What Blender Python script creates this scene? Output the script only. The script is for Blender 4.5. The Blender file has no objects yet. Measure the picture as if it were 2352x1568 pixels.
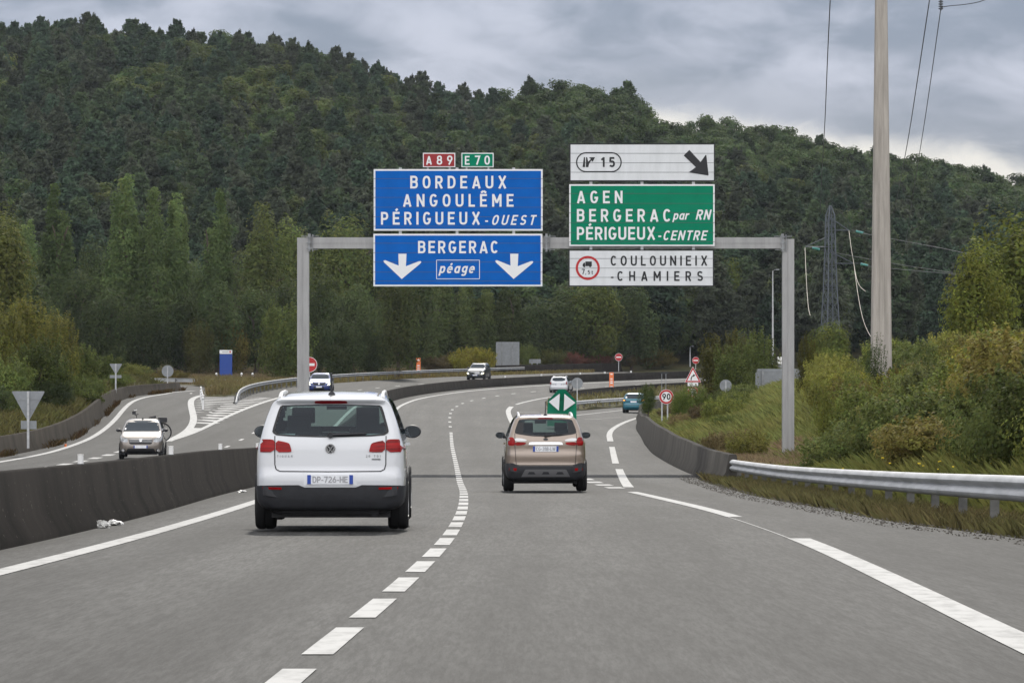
import bpy, math, random
import numpy as np
from mathutils import Vector, Matrix
from mathutils.bvhtree import BVHTree
from mathutils.geometry import delaunay_2d_cdt, tessellate_polygon

random.seed(5)
RNG = np.random.default_rng(11)
SC = bpy.context.scene
COL = SC.collection
R = math.radians

# ------------------------------------------------------------------ camera, sky, sun, exposure
HC = 1.08
cam = bpy.data.cameras.new('camera')
cam.sensor_width = 36.0
cam.lens = 36 * 9700 / 2352
cam.clip_start = 0.5
cam.clip_end = 6000
cam_ob = bpy.data.objects.new('camera', cam)
cam_ob.location = (0, 0, HC)
cam_ob.rotation_euler = (R(90), 0, 0)
COL.objects.link(cam_ob)
SC.camera = cam_ob
SC.view_settings.view_transform = 'Standard'
SC.view_settings.look = 'None'
SC.view_settings.gamma = 1
SC.view_settings.exposure = 0.0

SUN_EL, SUN_AZ = R(35), R(2)
sun = bpy.data.lights.new('sun', 'SUN')
sun.energy = 2.3
sun.angle = R(3.0)
sun.color = (1.0, 0.95, 0.86)
sun_ob = bpy.data.objects.new('sun', sun)
sdir = Vector((math.sin(SUN_AZ) * math.cos(SUN_EL), math.cos(SUN_AZ) * math.cos(SUN_EL), math.sin(SUN_EL)))
sun_ob.rotation_euler = (-sdir).to_track_quat('-Z', 'Y').to_euler()
COL.objects.link(sun_ob)

world = bpy.data.worlds.new('World')
SC.world = world
world.use_nodes = True


def build_world():
    nt = world.node_tree
    nt.nodes.clear()
    N = nt.nodes.new
    L = nt.links.new

    def math_(op, a, b=None, c=None, clamp=False):
        n = N('ShaderNodeMath')
        n.operation = op
        n.use_clamp = clamp
        for i, v in enumerate((a, b, c)):
            if v is None:
                continue
            if isinstance(v, (int, float)):
                n.inputs[i].default_value = v
            else:
                L(v, n.inputs[i])
        return n.outputs[0]

    def sstep(v, a, b):
        n = N('ShaderNodeMapRange')
        n.interpolation_type = 'SMOOTHSTEP'
        L(v, n.inputs[0])
        n.inputs[1].default_value = a
        n.inputs[2].default_value = b
        return n.outputs[0]

    def mixc(f, a, b):
        n = N('ShaderNodeMix')
        n.data_type = 'RGBA'
        if isinstance(f, (int, float)):
            n.inputs[0].default_value = f
        else:
            L(f, n.inputs[0])
        for k, v in ((6, a), (7, b)):
            if isinstance(v, tuple):
                n.inputs[k].default_value = v + (1,)
            else:
                L(v, n.inputs[k])
        return n.outputs[2]

    out = N('ShaderNodeOutputWorld')
    bg = N('ShaderNodeBackground')
    bg.inputs[1].default_value = 0.1
    L(bg.outputs[0], out.inputs[0])
    tc = N('ShaderNodeTexCoord')
    sx = N('ShaderNodeSeparateXYZ')
    L(tc.outputs['Generated'], sx.inputs[0])
    X, Y, Z = sx.outputs
    sky = N('ShaderNodeTexSky')
    sky.sky_type = 'NISHITA'
    sky.sun_disc = False
    sky.sun_elevation = SUN_EL
    sky.sun_rotation = SUN_AZ

    def noise(scale, detail, rough, vs, off, dist=0.0):
        mp = N('ShaderNodeMapping')
        mp.inputs['Scale'].default_value = vs
        mp.inputs['Location'].default_value = off
        mp.inputs['Rotation'].default_value = (0, R(-22), 0)
        L(tc.outputs['Generated'], mp.inputs[0])
        n = N('ShaderNodeTexNoise')
        n.inputs['Scale'].default_value = scale
        n.inputs['Detail'].default_value = detail
        n.inputs['Roughness'].default_value = rough
        n.inputs['Distortion'].default_value = dist
        L(mp.outputs[0], n.inputs[0])
        return n.outputs[0]
    big = noise(13, 4, 0.5, (1, 1, 2.6), (3.1, 0.4, 1.7), 0.3)
    fine = noise(44, 6, 0.55, (1, 1, 2.2), (0.7, 2.2, 5.1), 0.6)
    c = math_('ADD', math_('MULTIPLY', big, 0.72), math_('MULTIPLY', fine, 0.28))
    c = sstep(c, 0.41, 0.62)
    dark, lite = (1.75, 2.4, 3.7), (5.0, 5.5, 7.0)
    cloud = mixc(c, dark, lite)
    # the lit gap under the far edge of the cloud deck
    edge = math_('SUBTRACT', 0.0575, math_('MULTIPLY', X, 0.115))
    edge = math_('MINIMUM', edge, math_('ADD', 0.0385, math_('MULTIPLY', X, 0.5)))
    edge = math_('MAXIMUM', edge, 0.030)
    edge = math_('ADD', edge, math_('MULTIPLY', math_('SUBTRACT', fine, 0.5), 0.012))
    d = math_('SUBTRACT', Z, edge)
    gap = math_('SUBTRACT', 1.0, sstep(d, -0.0045, 0.0035))
    low = sstep(d, 0.002, 0.016)
    cloud = mixc(low, mixc(0.5, cloud, (2.2, 2.8, 3.9)), cloud)
    cloud = mixc(gap, cloud, (8.2, 8.1, 7.9))
    # cloud thins and brightens higher up
    hi = sstep(Z, 0.085, 0.35)
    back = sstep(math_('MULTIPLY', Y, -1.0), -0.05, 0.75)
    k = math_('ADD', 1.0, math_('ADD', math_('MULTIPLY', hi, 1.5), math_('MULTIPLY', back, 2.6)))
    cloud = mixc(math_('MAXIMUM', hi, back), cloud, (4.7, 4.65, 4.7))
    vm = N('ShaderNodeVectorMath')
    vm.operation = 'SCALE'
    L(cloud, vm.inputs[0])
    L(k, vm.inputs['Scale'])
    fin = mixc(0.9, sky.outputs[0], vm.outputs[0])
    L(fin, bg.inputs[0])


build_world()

# ------------------------------------------------------------------ road geometry (all in metres)
F, CX, CY = 9700., 1176., 784.
ZT = [(-60, 1.386), (0, 0), (79.4, -1.834), (114, -2.66), (148.7, -3.24), (190, -3.58), (226.6, -3.73), (252.6, -3.71), (291, -3.61), (340, -3.52), (382, -3.45), (500, -3.3), (700, -3.2)]
XT = [(-60, -1.9), (0, -1.25), (18.7, -1.01), (31, -.82), (45.9, -.70), (58.4, -.72), (79.4, -.905), (114, -1.42), (148.7, -1.97), (190, -2.7), (226.6, -3.28), (252.6, -3.72), (278.6, -4.05), (291.6, -4.1), (304.6, -3.95), (317.6, -3.67), (330.4, -3.1), (343, -2.26), (356, -1.2), (369, .19), (381.5, 1.93), (394, 4.07), (407, 6.6), (420, 9.45), (432, 12.6), (445, 16.2), (470, 24), (500, 35), (560, 60)]


def cub(T):
    x = np.array([t[0] for t in T], float)
    y = np.array([t[1] for t in T], float)
    h_ = np.diff(x)
    d = np.diff(y) / h_
    m = np.concatenate([[d[0]], (d[1:] * h_[:-1] + d[:-1] * h_[1:]) / (h_[1:] + h_[:-1]), [d[-1]]])

    def f(q):
        q = np.asarray(q, float)
        i = np.clip(np.searchsorted(x, q) - 1, 0, len(x) - 2)
        h = x[i + 1] - x[i]
        t = (q - x[i]) / h
        u = np.clip(t, 0, 1)
        r = (2 * u**3 - 3 * u**2 + 1) * y[i] + (u**3 - 2 * u**2 + u) * h * m[i] + (-2 * u**3 + 3 * u**2) * y[i + 1] + (u**3 - u**2) * h * m[i + 1]
        return r + np.where(t > 1, (t - 1) * h * m[-1], 0) + np.where(t < 0, t * h * m[0], 0)
    return f


z0f, xlf = cub(ZT), cub(XT)


def zr(X, Y):
    off = np.asarray(X) - xlf(Y)
    t = np.clip((np.asarray(Y) - 170) / 110, 0, 1)
    b = .07 * t * t * (3 - 2 * t)
    l = np.clip(-off, 0, None)
    r = np.clip(off, 0, None)
    return z0f(Y) + b * (np.minimum(l, 14) + .25 * np.clip(l - 14, 0, 12)) - b * (np.minimum(r, 4) + .4 * np.clip(r - 4, 0, 10))


def un(x, y, h=0.0):
    """where the line of sight through a photo point meets the road surface (raised by h)"""
    Ys = np.linspace(10, 700, 13801)
    X = (x - CX) / F * Ys
    yy = CY + (HC - zr(X, Ys) - h) * F / Ys
    i = np.where((yy[:-1] >= y) & (yy[1:] < y))[0][0]
    t = (yy[i] - y) / (yy[i] - yy[i + 1])
    Y = Ys[i] + t * (Ys[i + 1] - Ys[i])
    return float((x - CX) / F * Y), float(Y)


def at(x, y, Y):
    return Vector(((x - CX) / F * Y, Y, HC - (y - CY) / F * Y))


RBT = [(-60, 6.9), (60, 6.9), (125, 6.95), (150, 7.55), (172, 8.05), (191, 8.7), (225, 10.1), (257, 11.3), (273, 12.1), (299, 13.2), (330, 19), (360, 32), (400, 60), (700, 90)]
LBT = [(-60, -17.6), (160, -17.6), (190, -17.5), (210, -18.1), (228, -18.9), (249, -19.9), (267, -20.8), (283, -20.9), (293, -20.4), (307, -20.3), (340, -22), (700, -22)]
rbf, lbf = cub(RBT), cub(LBT)


def sm(a, b, v):
    t = np.clip((np.asarray(v, float) - a) / (b - a), 0, 1)
    return t * t * (3 - 2 * t)


def skyline(X, Y):
    """hill ground height so that its tree tops draw the ridge"""
    ax = np.clip(X / np.maximum(Y, 1), -.16, .16) * F + CX
    xs = np.array([-400, 0, 250, 480, 700, 900, 1100, 1280, 1450, 1500, 1700, 1900, 2100, 2352, 2800])
    ys = np.array([20, 32, 26, 46, 80, 142, 198, 158, 186, 246, 255, 297, 338, 378, 395])
    yy = np.interp(ax, xs, ys)
    return (CY - yy) / F


def terr(X, Y):
    X = np.asarray(X, float)
    Y = np.asarray(Y, float)
    off = X - xlf(Y)
    rb, lb = rbf(Y), lbf(Y)
    z = zr(xlf(Y) + np.clip(off, -26, 16), Y)
    w = (1 - sm(240, 320, Y))
    st = .6 + 2.2 * sm(88, 112, Y) * (1 - sm(150, 185, Y))
    rise = np.clip(.32 * (off - rb - st), 0, 2.7) * w + np.clip(.1 * (off - rb - .6), 0, .9) * (1 - w)
    lw = sm(296, 316, Y)
    risel = (.72 * sm(.55, 1.6, lb - off) + np.clip(.12 * (lb - off - 1), 0, 1.2)) * (1 - lw) - .12 * sm(16.5, 22, -off) * lw
    z = z + rise + risel
    # the wooded hill behind the interchange
    u = np.clip((Y - 490) / (880 - 490), 0, 1)
    hill = u * (skyline(X, Y) * 880 - 9.0)
    hill = np.where(Y > 880, (skyline(X, Y) * 880 - 9.0) - (Y - 880) * .12, hill)
    far = sm(470, 520, Y)
    return z * (1 - far) + (-2.6 + np.maximum(hill, 0)) * far


# ------------------------------------------------------------------ helpers
def link(o, parent=None):
    COL.objects.link(o)
    if parent is not None:
        o.parent = parent
    return o


def tag(o, label=None, cat=None, group=None, kind=None):
    for k, v in (('label', label), ('category', cat), ('group', group), ('kind', kind)):
        if v:
            o[k] = v
    return o


def empty(name, loc, rz=0.0):
    o = bpy.data.objects.new(name, None)
    o.empty_display_size = .2
    o.location = loc
    o.rotation_euler = (0, 0, rz)
    return link(o)


class MB:
    def __init__(s):
        s.v, s.f = [], []

    def add(s, vs, fs):
        n = len(s.v)
        s.v += [tuple(map(float, p)) for p in vs]
        s.f += [tuple(i + n for i in f) for f in fs]
        return s

    def box(s, c, d, rz=0.0, M=None):
        hx, hy, hz = d[0] / 2, d[1] / 2, d[2] / 2
        vs = [Vector((x * hx, y * hy, z * hz)) for z in (-1, 1) for y in (-1, 1) for x in (-1, 1)]
        m = Matrix.Translation(c) @ (Matrix.Rotation(rz, 4, 'Z') if M is None else M)
        return s.add([m @ p for p in vs], [(0, 2, 3, 1), (4, 5, 7, 6), (0, 1, 5, 4), (2, 6, 7, 3), (0, 4, 6, 2), (1, 3, 7, 5)])

    def tube(s, path, r, n=8, cap=True):
        path = [Vector(p) for p in path]
        rs = r if isinstance(r, (list, tuple)) else [r] * len(path)
        base = len(s.v)
        for i, p in enumerate(path):
            d = (path[min(i + 1, len(path) - 1)] - path[max(i - 1, 0)])
            if d.length < 1e-9:
                d = Vector((0, 0, 1))
            d.normalize()
            a = d.cross(Vector((0, 0, 1)) if abs(d.z) < .9 else Vector((1, 0, 0))).normalized()
            b = d.cross(a)
            for k in range(n):
                t = 2 * math.pi * k / n
                s.v.append(tuple(p + (a * math.cos(t) + b * math.sin(t)) * rs[i]))
        for i in range(len(path) - 1):
            for k in range(n):
                s.f.append((base + i * n + k, base + i * n + (k + 1) % n, base + (i + 1) * n + (k + 1) % n, base + (i + 1) * n + k))
        if cap:
            s.f.append(tuple(base + k for k in range(n))[::-1])
            s.f.append(tuple(base + (len(path) - 1) * n + k for k in range(n)))
        return s

    def lathe(s, prof, n=24, M=Matrix()):
        base = len(s.v)
        for (r, h) in prof:
            for k in range(n):
                t = 2 * math.pi * k / n
                s.v.append(tuple(M @ Vector((r * math.cos(t), r * math.sin(t), h))))
        for i in range(len(prof) - 1):
            for k in range(n):
                s.f.append((base + i * n + k, base + i * n + (k + 1) % n, base + (i + 1) * n + (k + 1) % n, base + (i + 1) * n + k))
        s.f.append(tuple(base + k for k in range(n))[::-1])
        s.f.append(tuple(base + (len(prof) - 1) * n + k for k in range(n)))
        return s

    def prism(s, poly, y0, y1, M=Matrix()):
        """polygon in the x-z plane, thick from y0 (near the camera) to y1"""
        n = len(poly)
        tri = tessellate_polygon([[Vector((p[0], p[1], 0)) for p in poly]])
        vs = [M @ Vector((p[0], y0, p[1])) for p in poly] + [M @ Vector((p[0], y1, p[1])) for p in poly]
        fs = [tuple(t) for t in tri] + [tuple(i + n for i in t[::-1]) for t in tri]
        fs += [(i, (i + 1) % n, (i + 1) % n + n, i + n) for i in range(n)]
        return s.add(vs, fs)

    def strip(s, L, Rr):
        n = len(L)
        return s.add(list(L) + list(Rr), [(i, i + n, i + 1 + n, i + 1) for i in range(n - 1)])

    def build(s, name, mat, parent=None, smooth=False, fix=True):
        me = bpy.data.meshes.new(name)
        me.from_pydata(s.v, [], s.f)
        me.update()
        if fix:
            import bmesh
            bm = bmesh.new()
            bm.from_mesh(me)
            bmesh.ops.recalc_face_normals(bm, faces=bm.faces)
            bm.to_mesh(me)
            bm.free()
        if smooth:
            me.polygons.foreach_set('use_smooth', [True] * len(me.polygons))
            me.set_sharp_from_angle(angle=R(38))
        me.materials.append(mat)
        return link(bpy.data.objects.new(name, me), parent)


def np_mesh(name, V, Q, mat, attrs=None, smooth=False):
    V = np.asarray(V, np.float32)
    Q = np.asarray(Q, np.int32)
    me = bpy.data.meshes.new(name)
    me.vertices.add(len(V))
    me.vertices.foreach_set('co', V.ravel())
    k = Q.shape[1]
    me.loops.add(Q.size)
    me.loops.foreach_set('vertex_index', Q.ravel())
    me.polygons.add(len(Q))
    me.polygons.foreach_set('loop_start', np.arange(0, Q.size, k, dtype=np.int32))
    me.polygons.foreach_set('loop_total', np.full(len(Q), k, np.int32))
    if smooth:
        me.polygons.foreach_set('use_smooth', np.ones(len(Q), bool))
    for an, av in (attrs or {}).items():
        a = me.attributes.new(an, 'FLOAT', 'FACE')
        a.data.foreach_set('value', np.asarray(av, np.float32))
    me.update(calc_edges=True)
    me.validate()
    if mat:
        me.materials.append(mat)
    return me


# ------------------------------------------------------------------ materials
def pmat(name, col, rough=.6, spec=.5, metal=0.0, coat=0.0, var=0.0, vscale=8.0, vcol=None, bump=0.0, bscale=60.0, emit=None, estr=0.0, stretch=(1, 1, 1), detail=5, lo=.35, hi=.65):
    m = bpy.data.materials.new(name)
    m.use_nodes = True
    nt = m.node_tree
    b = nt.nodes['Principled BSDF']
    b.inputs['Base Color'].default_value = tuple(col) + (1,)
    b.inputs['Roughness'].default_value = rough
    b.inputs['Specular IOR Level'].default_value = spec
    b.inputs['Metallic'].default_value = metal
    b.inputs['Coat Weight'].default_value = coat
    b.inputs['Coat Roughness'].default_value = .05
    if emit:
        b.inputs['Emission Color'].default_value = tuple(emit) + (1,)
        b.inputs['Emission Strength'].default_value = estr
    if var or vcol or bump:
        tc = nt.nodes.new('ShaderNodeTexCoord')
        mp = nt.nodes.new('ShaderNodeMapping')
        mp.inputs['Scale'].default_value = stretch
        nt.links.new(tc.outputs['Object'], mp.inputs[0])
    if var or vcol:
        n = nt.nodes.new('ShaderNodeTexNoise')
        n.inputs['Scale'].default_value = vscale
        n.inputs['Detail'].default_value = detail
        n.inputs['Roughness'].default_value = .62
        nt.links.new(mp.outputs[0], n.inputs[0])
        mr = nt.nodes.new('ShaderNodeMapRange')
        mr.inputs[1].default_value = lo
        mr.inputs[2].default_value = hi
        nt.links.new(n.outputs[0], mr.inputs[0])
        mx = nt.nodes.new('ShaderNodeMix')
        mx.data_type = 'RGBA'
        nt.links.new(mr.outputs[0], mx.inputs[0])
        c2 = vcol if vcol else tuple(c * (1 + var) for c in col)
        c1 = col if vcol else tuple(c * (1 - var) for c in col)
        mx.inputs[6].default_value = tuple(c1) + (1,)
        mx.inputs[7].default_value = tuple(c2) + (1,)
        nt.links.new(mx.outputs[2], b.inputs['Base Color'])
    if bump:
        n2 = nt.nodes.new('ShaderNodeTexNoise')
        n2.inputs['Scale'].default_value = bscale
        n2.inputs['Detail'].default_value = 4
        nt.links.new(mp.outputs[0], n2.inputs[0])
        bp = nt.nodes.new('ShaderNodeBump')
        bp.inputs['Strength'].default_value = bump
        bp.inputs['Distance'].default_value = .02
        nt.links.new(n2.outputs[0], bp.inputs['Height'])
        nt.links.new(bp.outputs[0], b.inputs['Normal'])
    return m


def leaf_mat():
    m = bpy.data.materials.new('foliage')
    m.use_nodes = True
    nt = m.node_tree
    nt.nodes.clear()
    N, L = nt.nodes.new, nt.links.new
    out = N('ShaderNodeOutputMaterial')
    oi = N('ShaderNodeObjectInfo')
    a1 = N('ShaderNodeAttribute')
    a1.attribute_name = 'tint'
    a2 = N('ShaderNodeAttribute')
    a2.attribute_name = 'hue'
    mr = N('ShaderNodeMapRange')
    L(a1.outputs['Fac'], mr.inputs[0])
    mr.inputs[3].default_value = .45
    mr.inputs[4].default_value = 1.7
    rr = N('ShaderNodeMapRange')
    L(oi.outputs['Random'], rr.inputs[0])
    rr.inputs[3].default_value = .68
    rr.inputs[4].default_value = 1.32
    mu = N('ShaderNodeMath')
    mu.operation = 'MULTIPLY'
    L(mr.outputs[0], mu.inputs[0])
    L(rr.outputs[0], mu.inputs[1])
    hs = N('ShaderNodeHueSaturation')
    L(oi.outputs['Color'], hs.inputs['Color'])
    hm = N('ShaderNodeMapRange')
    L(a2.outputs['Fac'], hm.inputs[0])
    hm.inputs[3].default_value = .525
    hm.inputs[4].default_value = .455
    L(hm.outputs[0], hs.inputs['Hue'])
    L(mu.outputs[0], hs.inputs['Value'])
    d = N('ShaderNodeBsdfPrincipled')
    d.inputs['Roughness'].default_value = .65
    d.inputs['Specular IOR Level'].default_value = .04
    L(hs.outputs[0], d.inputs['Base Color'])
    t = N('ShaderNodeBsdfTranslucent')
    L(hs.outputs[0], t.inputs[0])
    mx = N('ShaderNodeMixShader')
    mx.inputs[0].default_value = .42
    L(d.outputs[0], mx.inputs[1])
    L(t.outputs[0], mx.inputs[2])
    L(mx.outputs[0], out.inputs[0])
    return m


LEAF = leaf_mat()
BARK = pmat('bark', (.09, .07, .055), .9, .2, var=.4, vscale=5, stretch=(3, 3, .6))
GROUND = pmat('soil', (.05, .055, .025), .95, .1, vcol=(.10, .085, .04), vscale=.35)


def asphalt_mat():
    m = bpy.data.materials.new('asphalt')
    m.use_nodes = True
    nt = m.node_tree
    N, L = nt.nodes.new, nt.links.new
    b = nt.nodes['Principled BSDF']
    b.inputs['Roughness'].default_value = .68
    b.inputs['Specular IOR Level'].default_value = .07
    g = N('ShaderNodeTexCoord')

    def noise(sc, vs, det=6, ro=.65):
        mp = N('ShaderNodeMapping')
        mp.inputs['Scale'].default_value = vs
        L(g.outputs['Object'], mp.inputs[0])
        n = N('ShaderNodeTexNoise')
        n.inputs['Scale'].default_value = sc
        n.inputs['Detail'].default_value = det
        n.inputs['Roughness'].default_value = ro
        L(mp.outputs[0], n.inputs[0])
        return n.outputs[0]

    def rng(v, a, b_, c, d):
        mr = N('ShaderNodeMapRange')
        L(v, mr.inputs[0])
        for i, q in enumerate((a, b_, c, d)):
            mr.inputs[i + 1].default_value = q
        return mr.outputs[0]

    def mul(a, b_):
        n = N('ShaderNodeMath')
        n.operation = 'MULTIPLY'
        L(a, n.inputs[0])
        L(b_, n.inputs[1])
        return n.outputs[0]
    wear = rng(noise(1.0, (1.0, .02, 1), 3), .42, .58, .86, 1.15)      # tracks along the lane
    pat = rng(noise(1.0, (.14, .05, 1), 5), .42, .58, .86, 1.13)       # paving passes
    gra = rng(noise(1.0, (26, 1.3, 20), 6, .85), .41, .59, .62, 1.40)      # aggregate
    gr2 = rng(noise(1.0, (7, .35, 6), 4, .7), .4, .6, .86, 1.15)
    k = mul(mul(wear, pat), mul(gra, gr2))
    at_ = N('ShaderNodeAttribute')            # distance across the road, for wheel tracks and the dirty edge
    at_.attribute_name = 'across'

    def m1(op, a, b_):
        n = N('ShaderNodeMath')
        n.operation = op
        for i, q in enumerate((a, b_)):
            if isinstance(q, (int, float)):
                n.inputs[i].default_value = q
            else:
                L(q, n.inputs[i])
        return n.outputs[0]
    fr = m1('FRACT', m1('DIVIDE', at_.outputs['Fac'], 3.5), 0)
    dist = m1('MULTIPLY', m1('ABSOLUTE', m1('SUBTRACT', fr, .5), 0), 3.5)
    track = m1('ABSOLUTE', m1('SUBTRACT', dist, .82), 0)
    k = mul(k, rng(track, .05, .55, .86, 1.05))
    k = mul(k, rng(at_.outputs['Fac'], -4.5, -3.7, .72, 1.0))
    vm = N('ShaderNodeVectorMath')
    vm.operation = 'SCALE'
    vm.inputs[0].default_value = (.040, .0399, .0388)
    L(k, vm.inputs['Scale'])
    L(vm.outputs[0], b.inputs['Base Color'])
    bp = N('ShaderNodeBump')
    bp.inputs['Strength'].default_value = .25
    bp.inputs['Distance'].default_value = .01
    L(noise(1.0, (60, 20, 30), 3), bp.inputs['Height'])
    L(bp.outputs[0], b.inputs['Normal'])
    return m


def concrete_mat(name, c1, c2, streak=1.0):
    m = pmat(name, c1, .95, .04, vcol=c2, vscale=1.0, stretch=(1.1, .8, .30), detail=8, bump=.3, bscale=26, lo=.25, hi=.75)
    nt = m.node_tree
    b = nt.nodes['Principled BSDF']
    src = b.inputs['Base Color'].links[0].from_socket
    tc = nt.nodes.new('ShaderNodeTexCoord')
    n = nt.nodes.new('ShaderNodeTexNoise')
    n.inputs['Scale'].default_value = 15
    n.inputs['Detail'].default_value = 3
    nt.links.new(tc.outputs['Object'], n.inputs[0])
    mr = nt.nodes.new('ShaderNodeMapRange')
    mr.inputs[1].default_value = .69
    mr.inputs[2].default_value = .74
    mr.inputs[4].default_value = .5 * streak
    nt.links.new(n.outputs[0], mr.inputs[0])
    mx = nt.nodes.new('ShaderNodeMix')
    mx.data_type = 'RGBA'
    nt.links.new(mr.outputs[0], mx.inputs[0])
    nt.links.new(src, mx.inputs[6])
    mx.inputs[7].default_value = (.24, .22, .19, 1)
    nt.links.new(mx.outputs[2], b.inputs['Base Color'])
    return m


ASPH = asphalt_mat()
PAINT_W = pmat('road_paint', (.44, .44, .43), .75, .12, vcol=(.22, .22, .215), vscale=6, lo=.46, hi=.78, detail=9, stretch=(1, .35, 1))
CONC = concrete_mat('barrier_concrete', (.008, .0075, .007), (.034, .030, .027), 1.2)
CONC2 = concrete_mat('pale_concrete', (.038, .036, .033), (.088, .083, .076), .6)
CONC3 = concrete_mat('earthy_concrete', (.030, .027, .023), (.078, .068, .056), .5)
CONC_TOP = CONC
POLEC = pmat('pole_concrete', (.27, .25, .225), .9, .2, vcol=(.40, .37, .335), vscale=1.0, stretch=(6, 6, .5), detail=7, bump=.2, bscale=40)
GALV = pmat('galvanised_steel', (.42, .43, .44), .62, .35, .3, var=.16, vscale=1.2, stretch=(1, .6, 4))
POSTM = pmat('post_steel', (.13, .13, .125), .75, .3, .2, var=.35, vscale=4.0)
GALV_DULL = pmat('weathered_steel', (.24, .25, .26), .55, .5, .5, var=.3, vscale=2.0)
GANTRY = pmat('gantry_steel', (.31, .31, .31), .5, .4, .15, var=.1, vscale=2.5, stretch=(3, 3, .4))
BLACK = pmat('black', (.012, .012, .014), .55, .4)
BLACKTXT = pmat('sign_black', (.012, .013, .016), .5, .4)
WHITE_S = pmat('sign_white', (.66, .68, .70), .45, .4, vcol=(.58, .60, .615), vscale=1.6, stretch=(2, 1, .5))
LETTER = pmat('sign_letter_white', (.72, .73, .74), .45, .4)
BLUE_S = pmat('sign_blue', (.0, .100, .42), .6, .12, var=.07, vscale=1.5)
GREEN_S = pmat('sign_green', (.0, .185, .100), .6, .12, var=.07, vscale=1.5)
RED_S = pmat('sign_red', (.42, .014, .018), .45, .4)
DKRED_S = pmat('sign_dark_red', (.27, .012, .016), .45, .4)
SEAM = pmat('sign_seam', (.09, .10, .11), .7, .2)
BACKPLATE = pmat('sign_back', (.235, .25, .265), .5, .4, .4, var=.1, vscale=3)
ORANGE = pmat('orange_plastic', (.75, .19, .055), .5, .4)
WHITEPL = pmat('white_plastic', (.74, .74, .73), .5, .4, var=.06, vscale=6)
TOTEM = pmat('totem_blue', (.006, .045, .26), .4, .5)
RUBBER = pmat('tyre_rubber', (.014, .014, .015), .8, .3)
RIM = pmat('alloy_rim', (.35, .36, .37), .35, .5, .8)
PLASTIC = pmat('dark_plastic', (.021, .022, .026), .55, .4, var=.15, vscale=12)
PLASTIC_G = pmat('grey_plastic', (.11, .11, .115), .5, .4)
CHROME = pmat('chrome', (.70, .71, .72), .12, .5, 1.0)
LAMP_R = pmat('tail_lamp_red', (.11, .002, .003), .25, .2, vcol=(.34, .006, .007), vscale=1.0, stretch=(2, 2, 30))
LAMP_DR = pmat('tail_lamp_dark_red', (.17, .006, .010), .3, .2)
LAMP_W = pmat('lamp_clear', (.62, .62, .62), .1, .6, coat=1.0)
LAMP_H = pmat('head_lamp_glass', (.40, .42, .44), .08, .6, .4, coat=1.0, vcol=(.10, .11, .12), vscale=9)
LIT_W = pmat('lit_head_lamp', (.9, .9, .8), .2, .5, emit=(1, .97, .62), estr=3.0)
LIT_R = pmat('lit_brake_lamp', (.6, .03, .01), .2, .5, emit=(1, .10, .015), estr=1.6)
LIT_Y = pmat('lit_lamp_core', (.8, .4, .05), .2, .5, emit=(1, .48, .06), estr=2.2)
PLATE = pmat('plate_white', (.78, .79, .82), .5, .4, vcol=(.66, .68, .71), vscale=9)
PLATEB = pmat('plate_blue', (.02, .06, .32), .5, .4)
PLATET = pmat('plate_text', (.34, .34, .36), .6, .3)
INTERIOR = pmat('interior_fabric', (.03, .03, .035), .9, .2)
SEATM = pmat('seat_fabric', (.05, .05, .055), .9, .2)


def paint(name, col, metal=0.0, rough=.35, coat=1.0, flake=0.0):
    m = pmat(name, col, rough, .5, metal, coat, var=flake, vscale=90 if flake else 8)
    m.node_tree.nodes['Principled BSDF'].inputs['Coat Roughness'].default_value = .06
    nt = m.node_tree
    b = nt.nodes['Principled BSDF']
    geo = nt.nodes.new('ShaderNodeNewGeometry')
    inner = nt.nodes.new('ShaderNodeBsdfDiffuse')
    inner.inputs[0].default_value = (.02, .02, .022, 1)
    mx = nt.nodes.new('ShaderNodeMixShader')
    out = nt.nodes['Material Output']
    nt.links.new(geo.outputs['Backfacing'], mx.inputs[0])
    nt.links.new(b.outputs[0], mx.inputs[1])
    nt.links.new(inner.outputs[0], mx.inputs[2])
    nt.links.new(mx.outputs[0], out.inputs[0])
    return m


def glass_mat(name, tint, mixv):
    m = bpy.data.materials.new(name)
    m.use_nodes = True
    nt = m.node_tree
    nt.nodes.clear()
    N, L = nt.nodes.new, nt.links.new
    out = N('ShaderNodeOutputMaterial')
    tr = N('ShaderNodeBsdfTransparent')
    tr.inputs[0].default_value = tuple(tint) + (1,)
    gl = N('ShaderNodeBsdfGlossy')
    gl.inputs[0].default_value = (.38, .42, .48, 1)
    gl.inputs['Roughness'].default_value = .03
    lw = N('ShaderNodeLayerWeight')
    lw.inputs[0].default_value = .5
    pw = N('ShaderNodeMath')
    pw.operation = 'POWER'
    pw.inputs[1].default_value = 4.0
    L(lw.outputs['Facing'], pw.inputs[0])
    mx = N('ShaderNodeMixShader')
    ad = N('ShaderNodeMath')
    ad.operation = 'MULTIPLY_ADD'
    ad.inputs[1].default_value = .6
    ad.inputs[2].default_value = .06 + mixv
    L(pw.outputs[0], ad.inputs[0])
    L(ad.outputs[0], mx.inputs[0])
    L(tr.outputs[0], mx.inputs[1])
    L(gl.outputs[0], mx.inputs[2])
    L(mx.outputs[0], out.inputs[0])
    return m


GLASS = glass_mat('tinted_glass', (.38, .49, .48), .0)
GLASS_C = glass_mat('clear_glass', (.80, .92, .87), .0)
GLASS_D = pmat('dark_glass', (.010, .020, .030), .06, .4)
MIRROR = pmat('mirror_glass', (.22, .25, .28), .03, .5, 1.0)
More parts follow.
